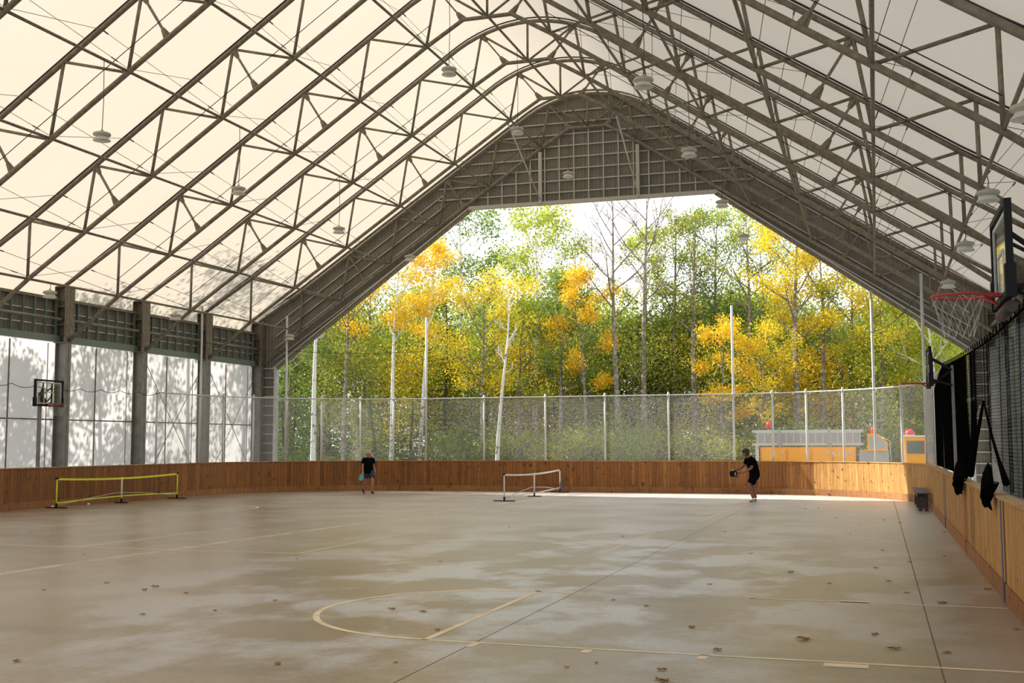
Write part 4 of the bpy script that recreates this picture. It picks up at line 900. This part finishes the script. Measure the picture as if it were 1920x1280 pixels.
# ------------------------------------------------------------------ trees
def quads_leaf(C_, size, aspect=.62, flat=0.0):
    n = len(C_); a = rng.normal(size=(n, 3)); a[:, 2] *= (1-flat); a /= np.linalg.norm(a, axis=1, keepdims=True)+1e-9
    b = rng.normal(size=(n, 3)); b[:, 2] *= (1-flat); b -= a*np.sum(a*b, axis=1, keepdims=True); b /= np.linalg.norm(b, axis=1, keepdims=True)+1e-9
    s = size*rng.uniform(.7, 1.3, (n, 1)); V = np.stack([C_-a*s, C_-b*s*aspect, C_+a*s, C_+b*s*aspect], axis=1).reshape(-1, 3)
    return V, np.arange(n*4).reshape(-1, 4)
def limbs(mb, base, d, L, r, depth, tips, spread=.55, up=.25, n=5, kids=3):
    P = [Vector(base)]; dd = Vector(d).normalized(); rs = [r]; seg = 4
    for i in range(seg):
        dd = (dd+Vector((rnd.gauss(0, .10), rnd.gauss(0, .10), rnd.gauss(0, .05)+up*.12))).normalized(); P.append(P[-1]+dd*L/seg); rs.append(r*(1-.75*(i+1)/seg)+.004)
    mb.tube(P, rs, n, False); tips.append(P[-1]); tips.append(P[-2])
    if depth > 0:
        for q in range(kids):
            i = rnd.choice([1, 2, 3]); a = rnd.uniform(0, 2*PI); e = (dd+Vector((math.cos(a), math.sin(a), rnd.uniform(-.1, .5)))*spread*1.3).normalized()
            limbs(mb, P[i], e, L*rnd.uniform(.45, .65), rs[i]*.6, depth-1, tips, spread, up, 4, kids)
ntree = 0
fence_x = [p[0] for p in posts]
seen_labels = {}
def place_words(x, y):
    # which fence post the tree is seen behind from the hall
    best = None
    tx = math.atan2(x, y); k = min(range(len(posts)), key=lambda i: abs(math.atan2(posts[i][0], posts[i][1])-tx))
    row = 'in the nearest row' if y < 60.6 else ('in the second row' if y < 64.5 else ('in the third row' if y < 68.5 else 'in the rearmost row'))
    return '%s behind the %s fence post' % (row, first(k))
def tree(kind, X, Y, h, cr_, cb, col, nl, label, lean=0.0, leaf=.068, bark='bark', r0=.13, name=None, z0=-.55, nbr=12, clump=.55):
    cat = {'shrub': 'shrub'}.get(kind, 'tree'); nm = name or {'conifer': 'evergreen_tree', 'bare': 'bare_tree', 'shrub': 'undergrowth_shrub'}.get(kind, 'leafy_tree')
    lb = label if 'wall' in label else label+' '+place_words(X, Y)
    if lb in seen_labels: seen_labels[lb] += 1; lb = lb.replace(' tree', [' tree', ' second tree', ' third tree', ' fourth tree'][min(3, seen_labels[lb]-1)], 1)
    else: seen_labels[lb] = 1
    t = thing(nm, lb, cat, (X, Y, z0), 'trees of the wood' if kind != 'shrub' else 'undergrowth of the wood')
    H = h-z0; mb = MB(); P = []; rs = []; n = 9; ph = rnd.uniform(0, 6)
    for i in range(n+1):
        q = i/n; P.append(Vector((X+lean*q*H+.12*math.sin(ph+q*5)*q*1.5, Y+.15*math.sin(ph*2+q*4), z0+q*H*(.97 if kind != 'shrub' else .6)))); rs.append(r0*(1-q)**.8+.012)
    mb.tube(P, rs, 7, False); tips = []
    def at_z(z):
        q = max(0, min(.999, (z-z0)/H)); i = int(q*n); u = q*n-i; return P[i]*(1-u)+P[min(i+1, n)]*u, rs[i]
    if kind == 'conifer':
        C_ = []; z = cb
        while z < h-.2:
            f = (h-z)/(h-cb); rad = cr_*f**.85+.15; k = int(6+6*f)
            for j in range(k):
                a = rnd.uniform(0, 2*PI); p0, _ = at_z(z); L = rad*rnd.uniform(.75, 1.1); e = p0+Vector((math.cos(a)*L, math.sin(a)*L, -.18*L+rnd.uniform(-.1, .2)))
                if rnd.random() < .4: mb.tube([p0, e], [.02, .006], 3, False)
                m_ = max(6, int(nl*L/900)); tt = rng.uniform(.15, 1, (m_, 1)); C_.append(np.array(p0)+(np.array(e)-np.array(p0))*tt+rng.normal(0, 1, (m_, 3))*np.array([.16, .16, .07])*(.5+tt))
            z += .30
        C_ = np.concatenate(C_); V_, F_ = quads_leaf(C_, leaf, .45, .35)
        mb.build('trunk', M['barkd'], t); npmesh('foliage', V_, F_, LM[col], t); return t
    for i in range(nbr if kind != 'shrub' else 7):
        z = cb+(h-cb)*((i+.3)/nbr)*.92; p0, r = at_z(z); a = i*2.4+rnd.uniform(-.5, .5)
        f = math.sin(PI*min(1, max(.08, ((z-cb)/(h-cb))*.85+.15)))**.7
        limbs(mb, p0, (math.cos(a), math.sin(a), rnd.uniform(.5, 1.1) if kind != 'shrub' else .4), cr_*f*rnd.uniform(.9, 1.25), max(.012, r*.5), 1 if kind != 'bare' else 2, tips, .6, .5 if kind == 'bare' else .25)
    tips.append(P[-1]); mb.build('trunk', M[bark], t)
    if nl:
        nl = int(nl*1.35) if leaf < .1 else nl
        T = np.array([tuple(p) for p in tips]); k = len(T); keep = T[rng.permutation(k)[:max(8, int(k*.9))]]
        idx = rng.integers(0, len(keep), nl); C_ = keep[idx]+rng.normal(0, 1, (nl, 3))*np.array([clump, clump, clump*.75])*cr_*.22
        V_, F_ = quads_leaf(C_, leaf); npmesh('foliage', V_, F_, LM[col], t)
    return t
def X_at(px, Y):
    a = px-960; v = F*FPX+R2*a+U2*(-188); return v.x/v.y*Y
def Z_at(px, py, Y):
    a = px-960; v = F*FPX+R2*a+U2*(640-py); return 1.95+v.z/v.y*Y
def T(kind, px, py, Y, cr_, cbpy, col, nl, label, **k): return tree(kind, X_at(px, Y), Y, Z_at(px, py, Y), cr_, Z_at(px, cbpy, Y), col, nl, label, **k)
# dead white birches
T('bare', 588, 470, 57, 1.2, 640, None, 0, 'tall dead white birch', lean=.02, bark='barkw', r0=.17, nbr=9, name='dead_birch')
T('bare', 928, 545, 56, .9, 700, None, 0, 'slim leaning dead white birch', lean=.075, bark='barkw', r0=.12, nbr=7, name='dead_birch')
# tall characteristic trees
T('tree', 647, 470, 60, 2.3, 640, 'orange', 3200, 'orange-yellow leafy tree with dark trunk', bark='bark', r0=.16)
T('tree', 735, 440, 59, 2.6, 640, 'orange', 4200, 'tall orange-yellow tree with pale bark', bark='barkw', r0=.14, lean=.02)
T('tree', 785, 450, 61, 2.0, 650, 'orange', 3200, 'golden tree with leaning pale trunk', bark='barkw', r0=.13, lean=.06)
T('conifer', 835, 530, 63, 2.2, 800, 'dark', 9000, 'dark evergreen tree rising to a point')
T('tree', 862, 385, 70, 3.2, 560, 'green', 3400, 'tall sparse white-trunked aspen tree', bark='barkw', r0=.22, leaf=.10)
T('tree', 925, 470, 72, 2.6, 620, 'green', 2600, 'sparse grey-green aspen tree', bark='bark', leaf=.10)
T('tree', 905, 530, 60, 3.0, 760, 'yellow', 5200, 'dense yellow-green maple tree', r0=.12)
T('tree', 975, 560, 62, 2.6, 780, 'lime', 4600, 'lime green leafy tree')
T('tree', 1005, 392, 66, 2.9, 560, 'lime', 3200, 'tall green pale-trunked aspen tree', bark='barkw', r0=.2, leaf=.09)
T('tree', 1050, 500, 61, 2.2, 740, 'green', 4200, 'mid green leafy tree')
T('tree', 1078, 450, 70, 2.0, 560, 'olive', 900, 'thin tree with a few yellow leaves')
T('tree', 1098, 488, 60, 1.9, 740, 'orange', 4600, 'bright orange-yellow columnar tree', r0=.10)
T('bare', 1165, 345, 60, 3.3, 590, None, 0, 'bare tree with spreading twigs', lean=-.03, nbr=13, r0=.18, bark='bark')
T('bare', 1208, 335, 61, 3.0, 560, None, 0, 'bare tree with upright twigs', lean=.01, nbr=12, r0=.18, bark='bark')
T('tree', 1212, 420, 66, 2.3, 640, 'lime', 4200, 'bright yellow-green leafy tree', r0=.12)
T('tree', 1268, 395, 65, 2.2, 620, 'olive', 2200, 'sparse olive leafed tree', r0=.18)
T('tree', 1305, 380, 63, 2.0, 640, 'olive', 1700, 'very sparse forked tree', r0=.2)
T('tree', 1350, 385, 66, 2.8, 620, 'green', 3600, 'tall loose green tree', r0=.17)
T('tree', 1400, 385, 64, 2.8, 600, 'lime', 2600, 'tall loose yellow-green tree', r0=.17, lean=.02)
T('tree', 1355, 590, 59, 1.9, 800, 'orange', 3000, 'low orange-yellow tree', r0=.08)
T('tree', 1435, 440, 67, 2.4, 620, 'olive', 2400, 'sparse grey-green tree with thin trunk', r0=.12)
T('tree', 1430, 600, 60, 1.9, 800, 'yellow', 2600, 'low golden bushy tree', r0=.08)
T('tree', 1498, 400, 61, 2.6, 640, 'yellow', 5200, 'tall bright yellow forked tree', r0=.22)
T('tree', 1545, 430, 62, 2.4, 680, 'yellow', 4200, 'bright golden tree', r0=.16)
T('tree', 1600, 480, 63, 2.4, 740, 'lime', 4200, 'yellow-green tree with dark trunk', r0=.15)
T('tree', 1655, 520, 61, 2.3, 740, 'yellow', 3600, 'loose yellow leafy tree', r0=.13)
T('tree', 1705, 520, 64, 2.5, 740, 'lime', 4200, 'rounded lime green tree', r0=.14)
T('tree', 1765, 540, 60, 2.4, 760, 'lime', 4200, 'pale-trunked yellow-green tree', bark='barkw', r0=.15, lean=-.06)
T('tree', 1830, 540, 64, 2.6, 780, 'lime', 3800, 'broad yellow-green tree')
T('tree', 540, 560, 60, 2.4, 780, 'green', 4200, 'green leafy tree')
T('tree', 610, 520, 64, 2.6, 720, 'olive', 4600, 'olive green tree')
T('tree', 690, 500, 66, 2.6, 720, 'lime', 4600, 'pale green leafy tree')
# second depth: dense filler
fill = [('green', 'dense green tree'), ('olive', 'dense olive tree'), ('lime', 'dense lime green tree'), ('green', 'broad green tree'), ('olive', 'broad olive tree'), ('dark', 'dark evergreen tree')]
for i in range(27):
    px = 480+i*53+rnd.uniform(-18, 18); Y = rnd.choice([68, 71, 75, 79]); c, l = fill[(i*5+2) % 6] if i > 4 else fill[i % 2]
    py = 590+rnd.uniform(-40, 45)
    if c == 'dark': T('conifer', px, py, Y, 2.6, 800, 'dark', 8000, l)
    else: T('tree', px, py, Y, 3.6, 830, c, 9500, l, leaf=.105, r0=.12, clump=.95, bark='barkd', nbr=16)
for i in range(26):
    px = 510+i*54+rnd.uniform(-15, 15); Y = rnd.choice([64, 66, 68]); c = ['fern', 'dark', 'fern', 'fern', 'dark', 'dark', 'fern'][i % 7]
    if i % 2 and px > 640: T('tree', px, 650+rnd.uniform(-45, 40), Y-2, 2.8, 850, ['lime', 'olive', 'yellow', 'lime', 'orange'][(i//2) % 5], 5600, ['low bushy lime green tree', 'low bushy olive tree', 'low bushy golden tree', 'low bushy pale green tree', 'low bushy orange-tinged tree'][(i//2) % 5], r0=.08, clump=1.2, nbr=15)
    else: T('conifer', px, 690+rnd.uniform(-45, 40), Y, 2.6, 855, c, 9500, 'lower evergreen tree with layered boughs')
for i in range(15):
    px = 510+i*93+rnd.uniform(-25, 25); Y = rnd.choice([57.5, 59, 60.5]); 
    if px < 820: T('conifer', px, 735+rnd.uniform(-20, 20), Y, 1.9, 862, 'fern', 8000, 'young hemlock tree with drooping boughs', leaf=.07)
    else: T('shrub', px, 765+rnd.uniform(-20, 15), Y, 1.9, 855, ['olive', 'green', 'olive'][i % 3], 2600, 'leafy undergrowth bush', leaf=.075, clump=1.1)
for i in range(24):
    px = 490+i*59+rnd.uniform(-12, 12)
    T('conifer', px, 700+rnd.uniform(-25, 25), rnd.choice([83, 86]), 3.6, 856, 'dark', 7000, 'distant dark evergreen tree', leaf=.15)
# trees outside the left wall, whose shadows fall on the fabric
for i, (x, y, h, cr_) in enumerate(((-33.5, 35.2, 13.5, 2.6), (-35, 40.8, 18.5, 3.2), (-38, 45.6, 21, 3.3), (-36, 48.5, 19, 3.0), (-34, 51.5, 15, 2.6), (-33, 30.6, 10, 2.0))):
    tree('tree', x, y, h, cr_, 3.0, 'green', 4200, 'green tree standing outside the left wall, %s of its row' % first(i), bark='bark', r0=.24, leaf=.12, lean=.01, clump=.9)
